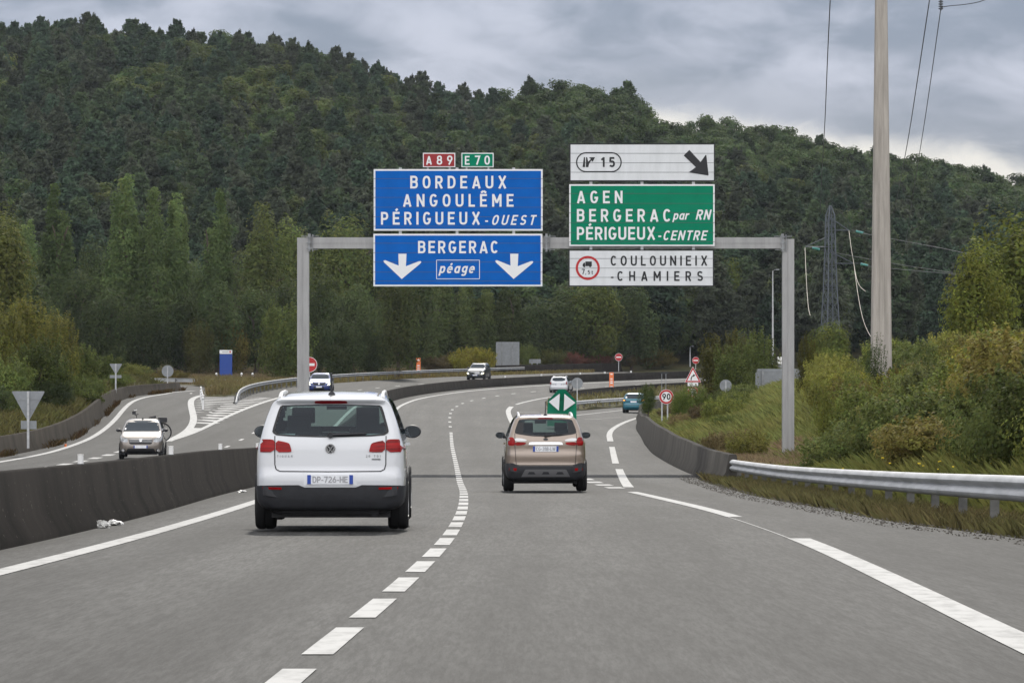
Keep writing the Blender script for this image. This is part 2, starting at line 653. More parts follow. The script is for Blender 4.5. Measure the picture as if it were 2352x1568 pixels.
# ------------------------------------------------------------------ ground and roads
def build_ground():
    ys = np.concatenate([np.arange(-30, 240, 4.), np.arange(240, 500, 4.), np.arange(500, 1000, 10.), np.array([1050, 1200, 1600, 2400])])
    xs = np.concatenate([np.array([-900, -500, -300, -220]), np.arange(-180, -30, 8.), np.arange(-30, 31, 1.), np.arange(34, 181, 8.), np.array([220, 300, 500, 900])])
    V = []
    for y in ys:
        x0 = float(xlf(min(max(y, -30), 420))) * (1 if y < 430 else max(0, 1 - (y - 430) / 60))
        X = xs + x0
        off = X - xlf(y)
        z = terr(X, np.full_like(X, y))
        inside = (off > lbf(y) - .15) & (off < rbf(y) + .4) & (y < 480)
        z = z - np.where(inside, .22, .05)
        V += [(a, y, b) for a, b in zip(X, z)]
    n = len(xs)
    V = np.array(V)
    Q = [(j * n + i, j * n + i + 1, (j + 1) * n + i + 1, (j + 1) * n + i) for j in range(len(ys) - 1) for i in range(n - 1)]
    o = link(bpy.data.objects.new('ground', np_mesh('ground', V, Q, GROUND, smooth=True)))
    tag(o, kind='structure')


REf = cub([(-60, 6.6), (45, 6.25), (54, 5.7), (66, 5.6), (75, 5.5), (100, 6.1), (119, 6.7), (125, 7.0), (150, 7.6), (191, 8.75), (225, 10.15), (257, 11.35), (273, 12.15), (299, 13.3), (330, 20), (360, 28), (400, 28), (480, 28)])


def build_road():
    ys = np.arange(-25, 481, 2.)
    base = np.array(sorted(set([0, 4, -4, 14, -14] + list(np.arange(-28, 29, 1.0)))), float)
    V, n = [], len(base)
    for y in ys:
        le = float(lbf(y)) - .1
        if 293 < y < 337:
            le = -27.5
        elif y >= 337:
            le = -15.0
        o = np.clip(base, le, float(REf(y)))
        X = xlf(y) + o
        V += [(a, y, b) for a, b in zip(X, zr(X, np.full_like(X, y)))]
    Q = [(j * n + i, j * n + i + 1, (j + 1) * n + i + 1, (j + 1) * n + i) for j in range(len(ys) - 1) for i in range(n - 1)]
    me = np_mesh('road', np.array(V), Q, ASPH, smooth=True)
    Va = np.array(V)
    ac = me.attributes.new('across', 'FLOAT', 'POINT')
    ac.data.foreach_set('value', (Va[:, 0] - xlf(Va[:, 1])).astype(np.float32))
    o = link(bpy.data.objects.new('road', me))
    tag(o, kind='structure')


build_ground()
build_road()


def onroad(X, Y, h=0.005):
    return (X, Y, float(zr(X, Y)) + h)


def band(mb, off_a, off_b, y0, y1, step=2.0, h=0.005):
    """painted band between two offsets (numbers or functions of Y)"""
    fa = off_a if callable(off_a) else (lambda y: off_a)
    fb = off_b if callable(off_b) else (lambda y: off_b)
    n = max(1, int(math.ceil((y1 - y0) / step)))
    L, Q = [], []
    for i in range(n + 1):
        y = y0 + (y1 - y0) * i / n
        x0 = float(xlf(y))
        L.append(onroad(x0 + fa(y), y, h))
        Q.append(onroad(x0 + fb(y), y, h))
    mb.strip(L, Q)


def ribbon(mb, pts, w, h=0.005):
    """painted line of width w along ground points"""
    P = [Vector((p[0], p[1], 0)) for p in pts]
    D = []
    for a, b in zip(P[:-1], P[1:]):
        k = max(1, int((b - a).length / 2))
        D += [a.lerp(b, i / k) for i in range(k)]
    D.append(P[-1])
    L, Q = [], []
    for i, p in enumerate(D):
        d = (D[min(i + 1, len(D) - 1)] - D[max(i - 1, 0)]).normalized()
        nrm = Vector((-d.y, d.x, 0)) * (w / 2 if not callable(w) else w(i / (len(D) - 1)) / 2)
        L.append(onroad(p.x + nrm.x, p.y + nrm.y, h))
        Q.append(onroad(p.x - nrm.x, p.y - nrm.y, h))
    mb.strip(L, Q)


def smooth_path(pts, n=3):
    P = [np.array(p, float) for p in pts]
    for _ in range(n):
        Q = [P[0]]
        for a, b in zip(P[:-1], P[1:]):
            Q += [a * .75 + b * .25, a * .25 + b * .75]
        Q.append(P[-1])
        P = Q
    return P


def mark(name, mb):
    tag(mb.build(name, PAINT_W), kind='structure')


def build_markings():
    m = MB()                                            # lane line: short close dashes, then sparse ones
    y = 12.44
    while y < 224.5:
        if not (119.5 < y < 119.6):
            band(m, -.08, .08, y, y + 3.0)
        y += 4.33
    y = 237.0
    while y < 470:
        band(m, -.085, .085, y, y + 3.0)
        y += 13.0
    mark('lane_line', m)
    m = MB()
    lf = cub([(-60, -3.3), (34, -3.35), (60, -3.5), (76, -3.6), (150, -3.6), (300, -3.58), (480, -3.6)])
    band(m, lambda y: float(lf(y)) - .11, lambda y: float(lf(y)) + .11, -10, 470, 3)
    mark('left_edge_line', m)
    m = MB()
    rf = cub([(-20, 3.78), (24, 3.66), (46, 3.80), (58, 3.8), (86, 3.5), (100, 3.45)])
    band(m, lambda y: float(rf(y)) - .12, lambda y: float(rf(y)) + .12, 6.6, 45.6)
    band(m, lambda y: float(rf(y)) - .12, lambda y: float(rf(y)) + .10, 58.2, 87.2)
    band(m, lambda y: float(rf(y)) - .11, lambda y: float(rf(y)) - .09, 45.6, 58.2, h=.004)
    mark('hard_shoulder_line', m)
    m = MB()                                            # the exit lane's right edge
    for a, b in (((1422, 1077), (1444.3, 1118.6)), ((1405.4, 1026), (1414.3, 1064))):
        ribbon(m, [un(*b), un(*a)], .24)
    pts = smooth_path([un(*p) for p in ((1402, 1013), (1398.4, 994.8), (1409.6, 982), (1433.6, 969), (1472, 957))], 2)
    ribbon(m, pts, .30)
    pts = smooth_path([un(*p) for p in ((1309, 955.5), (1318.4, 954), (1369.6, 948.4), (1427, 942), (1480, 936))], 1)
    ribbon(m, pts, .18)
    for p in ((1364, 963.5), (1408, 960)):
        x, yy = un(*p)
        ribbon(m, [(x - .6, yy), (x + .6, yy + 3)], .14)
    mark('exit_edge_line', m)
    m = MB()                                            # broad dashes between the lanes and the exit
    y = 94.6
    while y < 236:
        band(m, 3.28, 3.66, y, y + 3.0)
        y += 6.5
    mark('exit_lane_dashes', m)
    m = MB()
    pts = smooth_path([un(*p) for p in ((1184, 982), (1177.8, 972), (1170.8, 958), (1166.8, 946), (1169, 939), (1175, 933.5))], 2)
    ribbon(m, pts, .34)
    band(m, 3.5, 3.72, 327, 470)
    for k in range(6):
        x0, y0 = un(1176 + k * 1.2, 945 + k * 3.9)
        x1, y1 = un(1240 - k * 4, 947 + k * 3.9)
        ribbon(m, [(x0 + .25, y0), (x1, y1)], .5)
    mark('exit_gore_marking', m)
    m = MB()                                            # opposite carriageway
    y = 100.0
    while y < 460:
        band(m, -9.92, -9.77, y + 5.2, y + 8.2)
        y += 13.0
    band(m, -6.35, -6.15, 60, 465, 4)
    y = 88.5
    while y < 196:
        band(m, -13.95, -13.55, y, y + 3.0)
        y += 6.5
    mark('opposite_lane_dashes', m)
    m = MB()
    lp = smooth_path([(-17.9, 60), (-18.2, 120)] + [un(*p) for p in ((0, 1060.5), (90, 1044.5), (160, 1025), (209, 1006), (241, 985), (265, 963), (286, 937), (305, 921), (337, 911), (377, 905), (400, 900), (447, 897))], 2)
    ribbon(m, lp, .27)
    for p in ((452, 903.5), (476, 912)):
        x, yy = un(p[0] - 0, p[1])
        ribbon(m, [(x - .3, yy - 1.5), (x - .5, yy + 1.5)], .16)
    mark('slip_road_edge_line', m)
    m = MB()                                            # striped nose where the slip road joins
    gl = smooth_path([un(*p) for p in ((520, 898), (480.5, 904.6), (458, 909), (441, 916), (437.6, 925.5), (441, 942), (446, 961), (439.5, 979.7), (422.7, 994.6), (385, 1013))], 2)
    gr = smooth_path([un(*p) for p in ((700, 896), (656, 908.8), (605.6, 923.7), (549.6, 944), (503, 964.8), (475, 979.7), (437.6, 996.5), (385, 1013))], 2)
    ribbon(m, gl, .38)
    ribbon(m, gr, .26, .0055)
    a, b = np.array([p for p in gl if p[1] < 204]), np.array([p for p in gr if p[1] < 204])
    ys = np.linspace(190.5, 216.5, 14)
    gla, gra = np.array(gl)[::-1], np.array(gr)[::-1]
    xa = np.interp(ys, gla[:, 1], gla[:, 0])
    xb = np.interp(ys, gra[:, 1], gra[:, 0])
    m.strip([onroad(x, y, .0065) for x, y in zip(xa, ys)], [onroad(max(x, q + .02), y, .0065) for x, q, y in zip(xb, xa, ys)])
    ch = np.linspace(220, 284, 15)
    for yy in ch:
        x0 = float(np.interp(yy, gla[:, 1], gla[:, 0])) + .42
        x1 = float(np.interp(yy, gra[:, 1], gra[:, 0])) - .3
        if x1 - x0 < .3:
            continue
        xm = x0 + (x1 - x0) * .55
        ribbon(m, [(x0, yy + 1.2), (xm, yy - .4), (x1, yy + 1.6)], 1.25)
    mark('slip_road_gore_marking', m)


build_markings()

# ------------------------------------------------------------------ barriers and rails
PROF = [(0, 0), (0, .07), (.12, .30), (.20, .80), (.22, .82), (.38, .82), (.40, .80), (.48, .30), (.60, .07), (.60, 0)]


def wall_mesh(pts, mat, name, hts=None, prof=PROF, flip=1, zfun=None):
    """concrete safety barrier along ground points; profile grows to the left of travel (flip=1) or right"""
    P = [Vector((p[0], p[1], 0)) for p in pts]
    V, n = [], len(prof)
    for i, p in enumerate(P):
        d = (P[min(i + 1, len(P) - 1)] - P[max(i - 1, 0)]).normalized()
        nr = Vector((-d.y, d.x, 0)) * flip
        z = float(zr(p.x, p.y)) if zfun is None else zfun(p.x, p.y)
        k = (hts[i] / .82) if hts is not None else 1
        for (a, h) in prof:
            V.append((p.x + nr.x * a, p.y + nr.y * a, z - (.25 if h == 0 else 0) + h * k))
    Fs = []
    for i in range(len(P) - 1):
        for k in range(n - 1):
            Fs.append((i * n + k, i * n + k + 1, (i + 1) * n + k + 1, (i + 1) * n + k))
    Fs += [tuple(range(n)), tuple((len(P) - 1) * n + k for k in range(n))[::-1]]
    mb = MB().add(V, Fs)
    o = mb.build(name, mat, smooth=True)
    return o


MFf = cub([(-60, -4.3), (60, -4.4), (81, -4.7), (103, -4.85), (150, -4.75), (270, -4.7), (490, -4.7)])
mp = [(float(xlf(y)) + float(MFf(y)), y) for y in np.arange(8, 484, 4.)]
mh = cub([(0, .72), (42, .74), (60, .79), (103, .90), (160, .86), (300, .78), (490, .78)])
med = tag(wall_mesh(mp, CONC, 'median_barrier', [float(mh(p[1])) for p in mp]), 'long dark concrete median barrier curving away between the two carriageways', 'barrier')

tops = {0: 1004}
wb = [(0, 1049, 1004), (40, 1042, 998), (80, 1034, 991), (144, 1018, 974), (200, 990, 947), (232, 964, 921), (256, 937, 902.5), (280, 918, 891.5), (320, 908, 884.5), (376, 903, 880.5), (419, 896.6, 878)]
wp, wh = [(-19.7, 60), (-19.8, 110), (-19.9, 145)], [.8, .8, .8]
for x, yb, yt in wb:
    g = un(x, yb)
    wp.append(g)
    wh.append(min(1.15, (yb - yt) * g[1] / F))
sp = smooth_path([(p[0], p[1], h) for p, h in zip(wp, wh)], 2)
left_wall = tag(wall_mesh([(p[0], p[1]) for p in sp], CONC3, 'slip_road_wall', [p[2] for p in sp]), 'weathered concrete wall along the outer edge of the joining slip road', 'wall')

rb = [(1601, 1094, 1030), (1561, 1077, 1010.5), (1535, 1064, 1001), (1510, 1049, 984), (1496, 1040, 967.5), (1482, 1023, 953), (1471, 1001, 945), (1463, 981, 941), (1466, 970, 938)]
rp, rh = [(5.45, 110)], [.72]
for x, yb, yt in rb[:-2]:
    g = un(x, yb)
    rp.append(g)
    rh.append(max(.78, min(1.1, (yb - yt) * g[1] / F)))
for y in (240, 256, 273, 290, 300, 312):
    rp.append((float(xlf(y)) + float(rbf(y)), y))
    rh.append(.88)
sp = smooth_path([(p[0], p[1], h) for p, h in zip(rp, rh)], 2)
right_wall = tag(wall_mesh([(p[0], p[1]) for p in sp], CONC2, 'exit_barrier', [p[2] for p in sp], flip=-1), 'grey concrete barrier bending right along the exit lane below the grass bank', 'barrier')

lw = [(float(xlf(y)) + 5.3, y) for y in np.arange(346, 484, 4.)]
tag(wall_mesh(lw, CONC, 'low_barrier', [.62] * len(lw), flip=-1), 'low dark concrete barrier behind the exit nose on the far bend', 'barrier')
ob = [(float(xlf(y)) - 15.6, y) for y in np.arange(438, 484, 4.)]
tag(wall_mesh(ob, CONC, 'outer_barrier', [.95] * len(ob)), 'dark concrete barrier where the far steel guardrail ends', 'barrier')

WPROF = [(.015, -.012), (0, 0), (-.035, -.006), (-.07, -.045), (-.08, -.075), (-.07, -.105), (-.02, -.14), (-.01, -.155), (-.02, -.17), (-.07, -.205), (-.08, -.235), (-.07, -.265), (-.03, -.305), (0, -.31), (.012, -.30)]


def guardrail(name, pts, label, spacing=3.6, flip=1, mat=GALV, group=None, double=False, post_h=.75, postmat=POSTM):
    """W beam on posts; pts = (x, y, z of the rail's top); flip=1: road on the left of travel"""
    root = empty(name, pts[0])
    tag(root, label, 'guardrail', group)
    o0 = Vector(pts[0])
    P = [Vector(p) - o0 for p in smooth_path(pts, 2)]
    V, n = [], len(WPROF)
    for i, p in enumerate(P):
        d = (P[min(i + 1, len(P) - 1)] - P[max(i - 1, 0)])
        d.z = 0
        d.normalize()
        nr = Vector((d.y, -d.x, 0)) * flip
        for (a, h) in WPROF:
            V.append(p + nr * a + Vector((0, 0, h * .92)))
    Fs = [(i * n + k, i * n + k + 1, (i + 1) * n + k + 1, (i + 1) * n + k) for i in range(len(P) - 1) for k in range(n - 1)]
    b = MB().add(V, Fs).build('rail', mat, root, smooth=True, fix=False)
    md = b.modifiers.new('thick', 'SOLIDIFY')
    md.thickness = .006
    acc, nxt, cnt = 0.0, .4, 0
    for a, c in zip(P[:-1], P[1:]):
        L = (c - a).length
        while nxt <= acc + L and cnt < 90:
            p = a.lerp(c, (nxt - acc) / L)
            d = (c - a)
            d.z = 0
            d.normalize()
            nr = Vector((d.y, -d.x, 0)) * flip
            rz = math.atan2(d.y, d.x)
            m = MB()
            m.box(p + nr * .10 + Vector((0, 0, -post_h / 2 - .13)), (.05, .11, post_h + .2), rz)
            m.box(p + nr * .045 + Vector((0, 0, -.155)), (.09, .10, .14), rz)
            m.build('post', postmat, root)
            nxt += spacing
            cnt += 1
        acc += L
    return root


tr = [(1610, 1045), (1660, 1052), (1713, 1060), (1801, 1070), (1889, 1075.5), (1977, 1080), (2109, 1086), (2241, 1090), (2352, 1093)]
pts = []
for x, y in tr:
    Y = 5.75 * F / (x - CX)
    pts.append(tuple(at(x, y, Y)))
pts.append((5.75, 36, -.83 + .70))
pts.append((5.8, 22, -.51 + .70))
guardrail('guardrail', pts[::-1], 'galvanised steel guardrail on the right verge, starting at the exit barrier', 3.6, 1)
pts = [(float(xlf(y)) - o, y, float(zr(xlf(y) - o, y)) + hh) for y, o, hh in ((262, 13.3, .15), (268, 13.5, .55), (276, 13.7, .74), (300, 14.3, .74), (330, 14.6, .74), (360, 15.0, .74), (400, 15.3, .74), (430, 15.4, .74), (447, 15.5, .74))]
guardrail('guardrail', pts, 'long thin steel guardrail on the outside of the far bend behind the oncoming cars', 4.0, -1, GALV_DULL)
pts = [(float(xlf(y)) + o, y, float(zr(xlf(y) + o, y)) + .72) for y, o in ((301, 7.6), (312, 9.0), (325, 10.9), (340, 13.4), (352, 17))]
guardrail('guardrail', pts, 'steel guardrail along the left side of the exit lane below the grass wedge', 3.0, -1)
pts = [tuple(at(x, y, Y)) for x, y, Y in ((340, 868, 338), (420, 868.5, 336), (500, 870, 334), (560, 872.5, 333), (588, 876, 333))]
guardrail('guardrail', pts, 'straight steel guardrail across the end of the slip road by the blue totem', 2.5, 1)
pts = [tuple(at(x, y, Y)) for x, y, Y in ((484, 884.5, 322), (500, 881, 326), (530, 879, 329), (565, 876, 331))]
guardrail('guardrail', pts, 'short steel guardrail with bare posts seen from behind on the slip road island', 1.4, 1)


def island(name, poly, h, mat):
    pts = [Vector((p[0], p[1])) for p in poly]
    x0, x1 = min(p.x for p in pts), max(p.x for p in pts)
    y0, y1 = min(p.y for p in pts), max(p.y for p in pts)
    import itertools
    extra = []

    def inside(q):
        c = False
        for i in range(len(pts)):
            a, b = pts[i], pts[i - 1]
            if (a.y > q.y) != (b.y > q.y) and q.x < (b.x - a.x) * (q.y - a.y) / (b.y - a.y) + a.x:
                c = not c
        return c
    for X in np.arange(x0 + .7, x1, 1.4):
        for Y in np.arange(y0 + 1.5, y1, 3):
            q = Vector((X, Y))
            if inside(q):
                extra.append(q)
    n = len(pts)
    r = delaunay_2d_cdt(pts + extra, [], [list(range(n))], 1, 1e-4)
    V = [onroad(v.x, v.y, .02 if i < n else h) for i, v in enumerate(r[0])]
    o = MB().add(V, r[2]).build(name, mat, smooth=True)
    tag(o, kind='structure')
    return inside, (x0, x1, y0, y1)


xo = lambda y, o: (float(xlf(y)) + o, y)
ISL = [xo(281, -16.4), xo(283, -15.2), xo(292, -14.4), xo(305, -14.5), xo(330, -14.8), xo(345, -15.0), xo(345, -24), xo(332, -22), xo(320, -18.8), xo(305, -17.4), xo(292, -16.9)]
isl_in, isl_bb = island('slip_road_island', ISL, .14, GROUND)
WED = [xo(302, 6.9), xo(312, 6.3), xo(330, 5.95), xo(350, 5.95), xo(420, 5.95), xo(470, 5.95), xo(470, 22), xo(420, 24), xo(380, 25), xo(355, 19.5), xo(340, 13.6), xo(325, 11.1), xo(312, 9.2)]
wed_in, wed_bb = island('exit_wedge', WED, .22, GROUND)
# ------------------------------------------------------------------ lettering (drawn strokes)
HS = .082


def arc(cx, cy, rx, ry, a0, a1, n=9, e=2.35):
    out = []
    for i in range(n + 1):
        t = R(a0 + (a1 - a0) * i / n)
        c, s = math.cos(t), math.sin(t)
        out.append((cx + rx * math.copysign(abs(c)**(2 / e), c), cy + ry * math.copysign(abs(s)**(2 / e), s)))
    return out


def glyphs():
    h, lo, hi = HS, HS, 1 - HS
    G = {}
    st = lambda x: [(x, 0), (x, 1)]
    G['A'] = (.68, [[(.085, 0), (.34, .97)], [(.595, 0), (.34, .97)], [(.16, .26), (.52, .26)]])
    G['B'] = (.60, [st(h), [(h, hi), (.32, hi)] + arc(.32, .72, .18, .198, 90, -90, 8)[1:] + [(h, .522)], [(h, .522), (.33, .522)] + arc(.33, .302, .19, .22, 90, -90, 8)[1:] + [(h, lo)]])
    G['C'] = (.60, [arc(.30, .5, .218, .418, 38, 322, 20)])
    G['D'] = (.62, [st(h), [(h, hi), (.25, hi)] + arc(.25, .5, .288, .418, 90, -90, 14)[1:] + [(h, lo)]])
    G['E'] = (.55, [st(h), [(h, hi), (.54, hi)], [(h, .51), (.49, .51)], [(h, lo), (.55, lo)]])
    G['G'] = (.62, [arc(.31, .5, .228, .418, 40, 352, 20), [(.33, .44), (.62, .44)]])
    G['H'] = (.62, [st(h), st(.62 - h), [(h, .51), (.62 - h, .51)]])
    G['I'] = (.165, [st(h)])
    G['L'] = (.50, [st(h), [(h, lo), (.50, lo)]])
    G['M'] = (.74, [st(h), st(.74 - h), [(h + .01, .96), (.37, .30)], [(.74 - h - .01, .96), (.37, .30)]])
    G['N'] = (.62, [st(h), st(.62 - h), [(h, .95), (.62 - h, .05)]])
    G['O'] = (.62, [arc(.31, .5, .228, .418, 90, 450, 28)])
    G['P'] = (.57, [st(h), [(h, hi), (.29, hi)] + arc(.29, .68, .198, .238, 90, -90, 9)[1:] + [(h, .442)]])
    G['R'] = (.60, [st(h), [(h, hi), (.30, hi)] + arc(.30, .69, .198, .228, 90, -90, 9)[1:] + [(h, .462)], [(.29, .46), (.52, 0)]])
    G['S'] = (.58, [arc(.29, .715, .2, .203, 25, 180, 9) + arc(.29, .715, .2, .203, 180, 262, 4)[1:] + arc(.29, .285, .21, .203, 82, 0, 4) + arc(.29, .285, .21, .203, 0, -158, 9)[1:]])
    G['T'] = (.58, [[(.29, 0), (.29, 1)], [(0, hi), (.58, hi)]])
    G['U'] = (.62, [[(h, 1), (h, .32)] + arc(.31, .32, .228, .238, 180, 360, 12)[1:] + [(.62 - h, 1)]])
    G['V'] = (.66, [[(.08, 1), (.33, .03)], [(.58, 1), (.33, .03)]])
    G['W'] = (.90, [[(.08, 1), (.26, .03)], [(.45, .95), (.26, .03)], [(.45, .95), (.64, .03)], [(.82, 1), (.64, .03)]])
    G['X'] = (.66, [[(.09, 0), (.57, 1)], [(.57, 0), (.09, 1)]])
    G['-'] = (.34, [[(.02, .40), (.32, .40)]])
    G[' '] = (.3, [])
    G['p'] = (.53, [[(h, -.26), (h, .70)], arc(.265, .35, .183, .275, 150, -150, 14)])
    G['a'] = (.53, [[(.448, .0), (.448, .70)], arc(.265, .35, .183, .275, 30, 330, 14)])
    G['r'] = (.40, [[(h, 0), (h, .70)], arc(.30, .38, .218, .24, 165, 72, 6)])
    G['e'] = (.53, [[(h, .37), (.45, .37)] + arc(.265, .35, .183, .275, 8, 318, 16)])
    G['g'] = (.53, [[(.448, .70), (.448, .0)] + arc(.265, -.02, .183, .175, 0, -150, 8)[1:], arc(.265, .38, .183, .25, 30, 330, 14)])
    G['t'] = (.36, [[(.15, .9), (.15, .14), (.20, .07), (.34, .07)], [(.0, .64), (.34, .64)]])
    G['n'] = (.52, [[(h, 0), (h, .7)], arc(.26, .42, .178, .23, 150, 0, 7) + [(.438, 0)]])
    G['m'] = (.80, [[(h, 0), (h, .7)], arc(.24, .42, .16, .23, 150, 0, 7) + [(.40, 0)], arc(.56, .42, .16, .23, 150, 0, 7) + [(.72, 0)]])
    G['0'] = (.60, [arc(.30, .5, .218, .418, 90, 450, 28)])
    G['1'] = (.36, [[(.27, 0), (.27, 1)], [(.27, .93), (.03, .72)]])
    G['2'] = (.58, [arc(.29, .69, .205, .228, 160, -35, 10) + [(.07, .09)], [(.03, lo), (.57, lo)]])
    G['3'] = (.58, [arc(.28, .72, .19, .2, 150, -90, 9), arc(.28, .30, .21, .22, 90, -150, 10)])
    G['5'] = (.58, [[(.53, hi), (.13, hi), (.10, .50)], arc(.28, .33, .215, .25, 135, -150, 12)])
    G['6'] = (.60, [arc(.30, .32, .218, .24, 90, 450, 18), [(.12, .45), (.40, 1)]])
    G['7'] = (.56, [[(0, hi), (.50, hi), (.20, 0)]])
    G['8'] = (.60, [arc(.30, .72, .19, .2, 90, 450, 18), arc(.30, .30, .218, .22, 90, 450, 18)])
    G['9'] = (.60, [arc(.30, .68, .218, .24, 90, 450, 18), [(.48, .55), (.20, 0)]])
    G[','] = (.2, [[(.11, .13), (.05, -.14)]])
    for k, s in (('É', 'E'), ('é', 'e')):
        w, q = G[s]
        b = 1.0 if k == 'É' else .72
        G[k] = (w, q + [[(w * .42, b + .10), (w * .70, b + .24)]])
    w, q = G['E']
    G['Ê'] = (w, q + [[(.08, 1.10), (.28, 1.24)], [(.28, 1.24), (.48, 1.10)]])
    return G


GL = glyphs()


def stroke_poly(pts, w):
    P = [Vector((p[0], p[1])) for p in pts]
    closed = len(P) > 3 and (P[0] - P[-1]).length < 1e-4
    if closed:
        P = P[:-1]
    n = len(P)
    L, Q = [], []
    for i in range(n):
        a = P[i - 1] if (i or closed) else P[0]
        c = P[(i + 1) % n] if (i < n - 1 or closed) else P[-1]
        d1, d2 = (P[i] - a), (c - P[i])
        if d1.length < 1e-9:
            d1 = d2
        if d2.length < 1e-9:
            d2 = d1
        d1, d2 = d1.normalized(), d2.normalized()
        t = (d1 + d2)
        t = t.normalized() if t.length > 1e-6 else d1
        nv = Vector((-t.y, t.x))
        k = 1 / max(.45, nv.dot(Vector((-d1.y, d1.x))))
        L.append(P[i] + nv * w / 2 * k)
        Q.append(P[i] - nv * w / 2 * k)
    if closed:
        L.append(L[0])
        Q.append(Q[0])
    return L, Q


def text_into(mb, txt, x0, x1, zb, zt, y, slant=0.0, weight=2 * HS, squeeze=1.0, M=Matrix()):
    """lettering filling x0..x1 with capitals from zb to zt on the plane y (facing -y)"""
    H = zt - zb
    wid = [GL[c][0] * H * squeeze for c in txt]
    if x1 is None:
        gap = .16 * H
    else:
        gap = ((x1 - x0) - sum(wid) - slant * H * .9) / max(1, len(txt) - 1)
        if gap < .05 * H and len(txt) > 1:
            k = ((x1 - x0) - slant * H * .9 - .07 * H * (len(txt) - 1)) / sum(wid)
            wid = [w * k for w in wid]
            squeeze *= k
            gap = .07 * H
    x, lay = x0, 0
    for c, w in zip(txt, wid):
        for s in GL[c][1]:
            L, Q = stroke_poly(s, weight)
            yy = y - .0006 * (lay % 5)
            lay += 1
            f = lambda p: M @ Vector((x + (p.x * squeeze + slant * p.y) * H, yy, zb + p.y * H))
            mb.strip([f(p) for p in L], [f(p) for p in Q])
        x += w + gap
    return x


def poly_into(mb, poly, y, M=Matrix()):
    tri = tessellate_polygon([[Vector((p[0], p[1], 0)) for p in poly]])
    mb.add([M @ Vector((p[0], y, p[1])) for p in poly], [tuple(t) for t in tri])


def ring_into(mb, cx, cz, r0, r1, y, n=40, M=Matrix()):
    a = [M @ Vector((cx + r0 * math.cos(2 * math.pi * i / n), y, cz + r0 * math.sin(2 * math.pi * i / n))) for i in range(n + 1)]
    b = [M @ Vector((cx + r1 * math.cos(2 * math.pi * i / n), y, cz + r1 * math.sin(2 * math.pi * i / n))) for i in range(n + 1)]
    mb.strip(a, b)


# ------------------------------------------------------------------ gantry and its signs
YG = 134.0
SG = F / YG
gx = lambda x: (x - CX) / SG
gz = lambda y: HC - (y - CY) / SG


def build_gantry():
    zl, zrr = float(zr(gx(696), YG)), float(terr(gx(1810), YG))
    root = empty('sign_gantry', (gx(1252), YG, zl))
    tag(root, 'grey steel gantry spanning the road on two square posts, carrying the direction signs', 'gantry')
    o = root.location
    W = .37
    for x, zb, nm in ((696.5, zl, 0), (1810, zrr - .5, 1)):
        m = MB()
        X = gx(x) - o.x
        zt = gz(546 if nm == 0 else 549) - o.z
        z0 = zb - o.z - .1
        m.box((X, 0, (z0 + zt) / 2), (W, W, zt - z0))
        m.box((X - .02, -W / 2 - .006, (z0 + zt) / 2), (.012, .012, zt - z0 - .02))
        m.build('post', GANTRY, root)
    za, zb = gz(545.5) - o.z, gz(571) - o.z
    xa, xb = gx(711) - o.x, gx(1796) - o.x
    m = MB()
    m.box(((xa + xb) / 2, 0, (za + zb) / 2), (xb - xa, .34, za - zb))
    m.box(((xa + xb) / 2, -.175, (za + zb) / 2 - .0), (xb - xa - .05, .012, .012))
    m.build('beam', GANTRY, root)
    for x in (710.5, 1255, 1797):
        m = MB()
        X = gx(x) - o.x
        zc = (za + zb) / 2
        m.box((X, 0, zc + .01), (.07, .48, .56))
        m.box((X + .11, 0, zc), (.02, .48, .54))
        m.box((X + .02, 0, za + .035), (.56, .30, .018))
        m.box((X + .02, 0, zb - .035), (.50, .30, .018))
        for k in (-.18, 0, .18):
            m.box((X, -.255, zc + k), (.16, .03, .03))
        m.build('flange', GALV_DULL, root)
    # hangers that carry the panels
    for x, y0, y1 in ((920, 386, 656), (1050, 386, 656), (1180, 386, 656), (1357, 332, 655), (1474, 332, 655), (1592, 332, 655)):
        m = MB()
        X = gx(x) - o.x
        zA, zB = gz(y0) - o.z, gz(y1) - o.z
        m.box((X, -.235, (zA + zB) / 2), (.09, .10, zA - zB))
        m.build('hanger', GALV, root)
    for x in (983, 1033, 1072, 1122):
        MB().box((gx(x) - o.x, -.235, gz(387) - o.z), (.06, .05, .25)).build('bracket', GALV, root)


build_gantry()
ZX, ZY = 815.4, 301.0
zx = lambda v: ZX + v * .3733
zy = lambda v: ZY + v * .3733


def panel(name, label, x0, x1, y0, y1, face, frame, border=.055, seams=(), cat='road sign', group=None, YP=None):
    """flat sign panel from photo edges, in front of the gantry"""
    Y = YG - .30 if YP is None else YP
    s = F / Y
    X0, X1, Z0, Z1 = (x0 - CX) / s, (x1 - CX) / s, HC - (y1 - CY) / s, HC - (y0 - CY) / s
    root = empty(name, ((X0 + X1) / 2, Y, (Z0 + Z1) / 2))
    tag(root, label, cat, group)
    w, h = X1 - X0, Z1 - Z0
    m = MB()
    m.box((0, 0, 0), (w, .045, h))
    m.build('panel', frame, root)
    m = MB()
    m.box((0, -.026, 0), (w - 2 * border, .01, h - 2 * border))
    m.build('face', face, root)
    if seams:
        m = MB()
        for k in seams:
            m.box((0, -.033, h / 2 - h * k), (w - .004, .006, .011))
        m.build('joint', SEAM, root)
    fx = lambda px: (zx(px) - (x0 + x1) / 2) / s
    fz = lambda py: -((zy(py)) - (y0 + y1) / 2) / s
    return root, fx, fz, w, h


def txt(root, fx, fz, items, mat, name='lettering', y=-.0375):
    for it in items:
        m = MB()
        t, a, b, yt, yb = it[:5]
        kw = it[5] if len(it) > 5 else {}
        text_into(m, t, fx(a), fx(b), fz(yb), fz(yt), y, **kw)
        m.build(name, mat, root, fix=False)


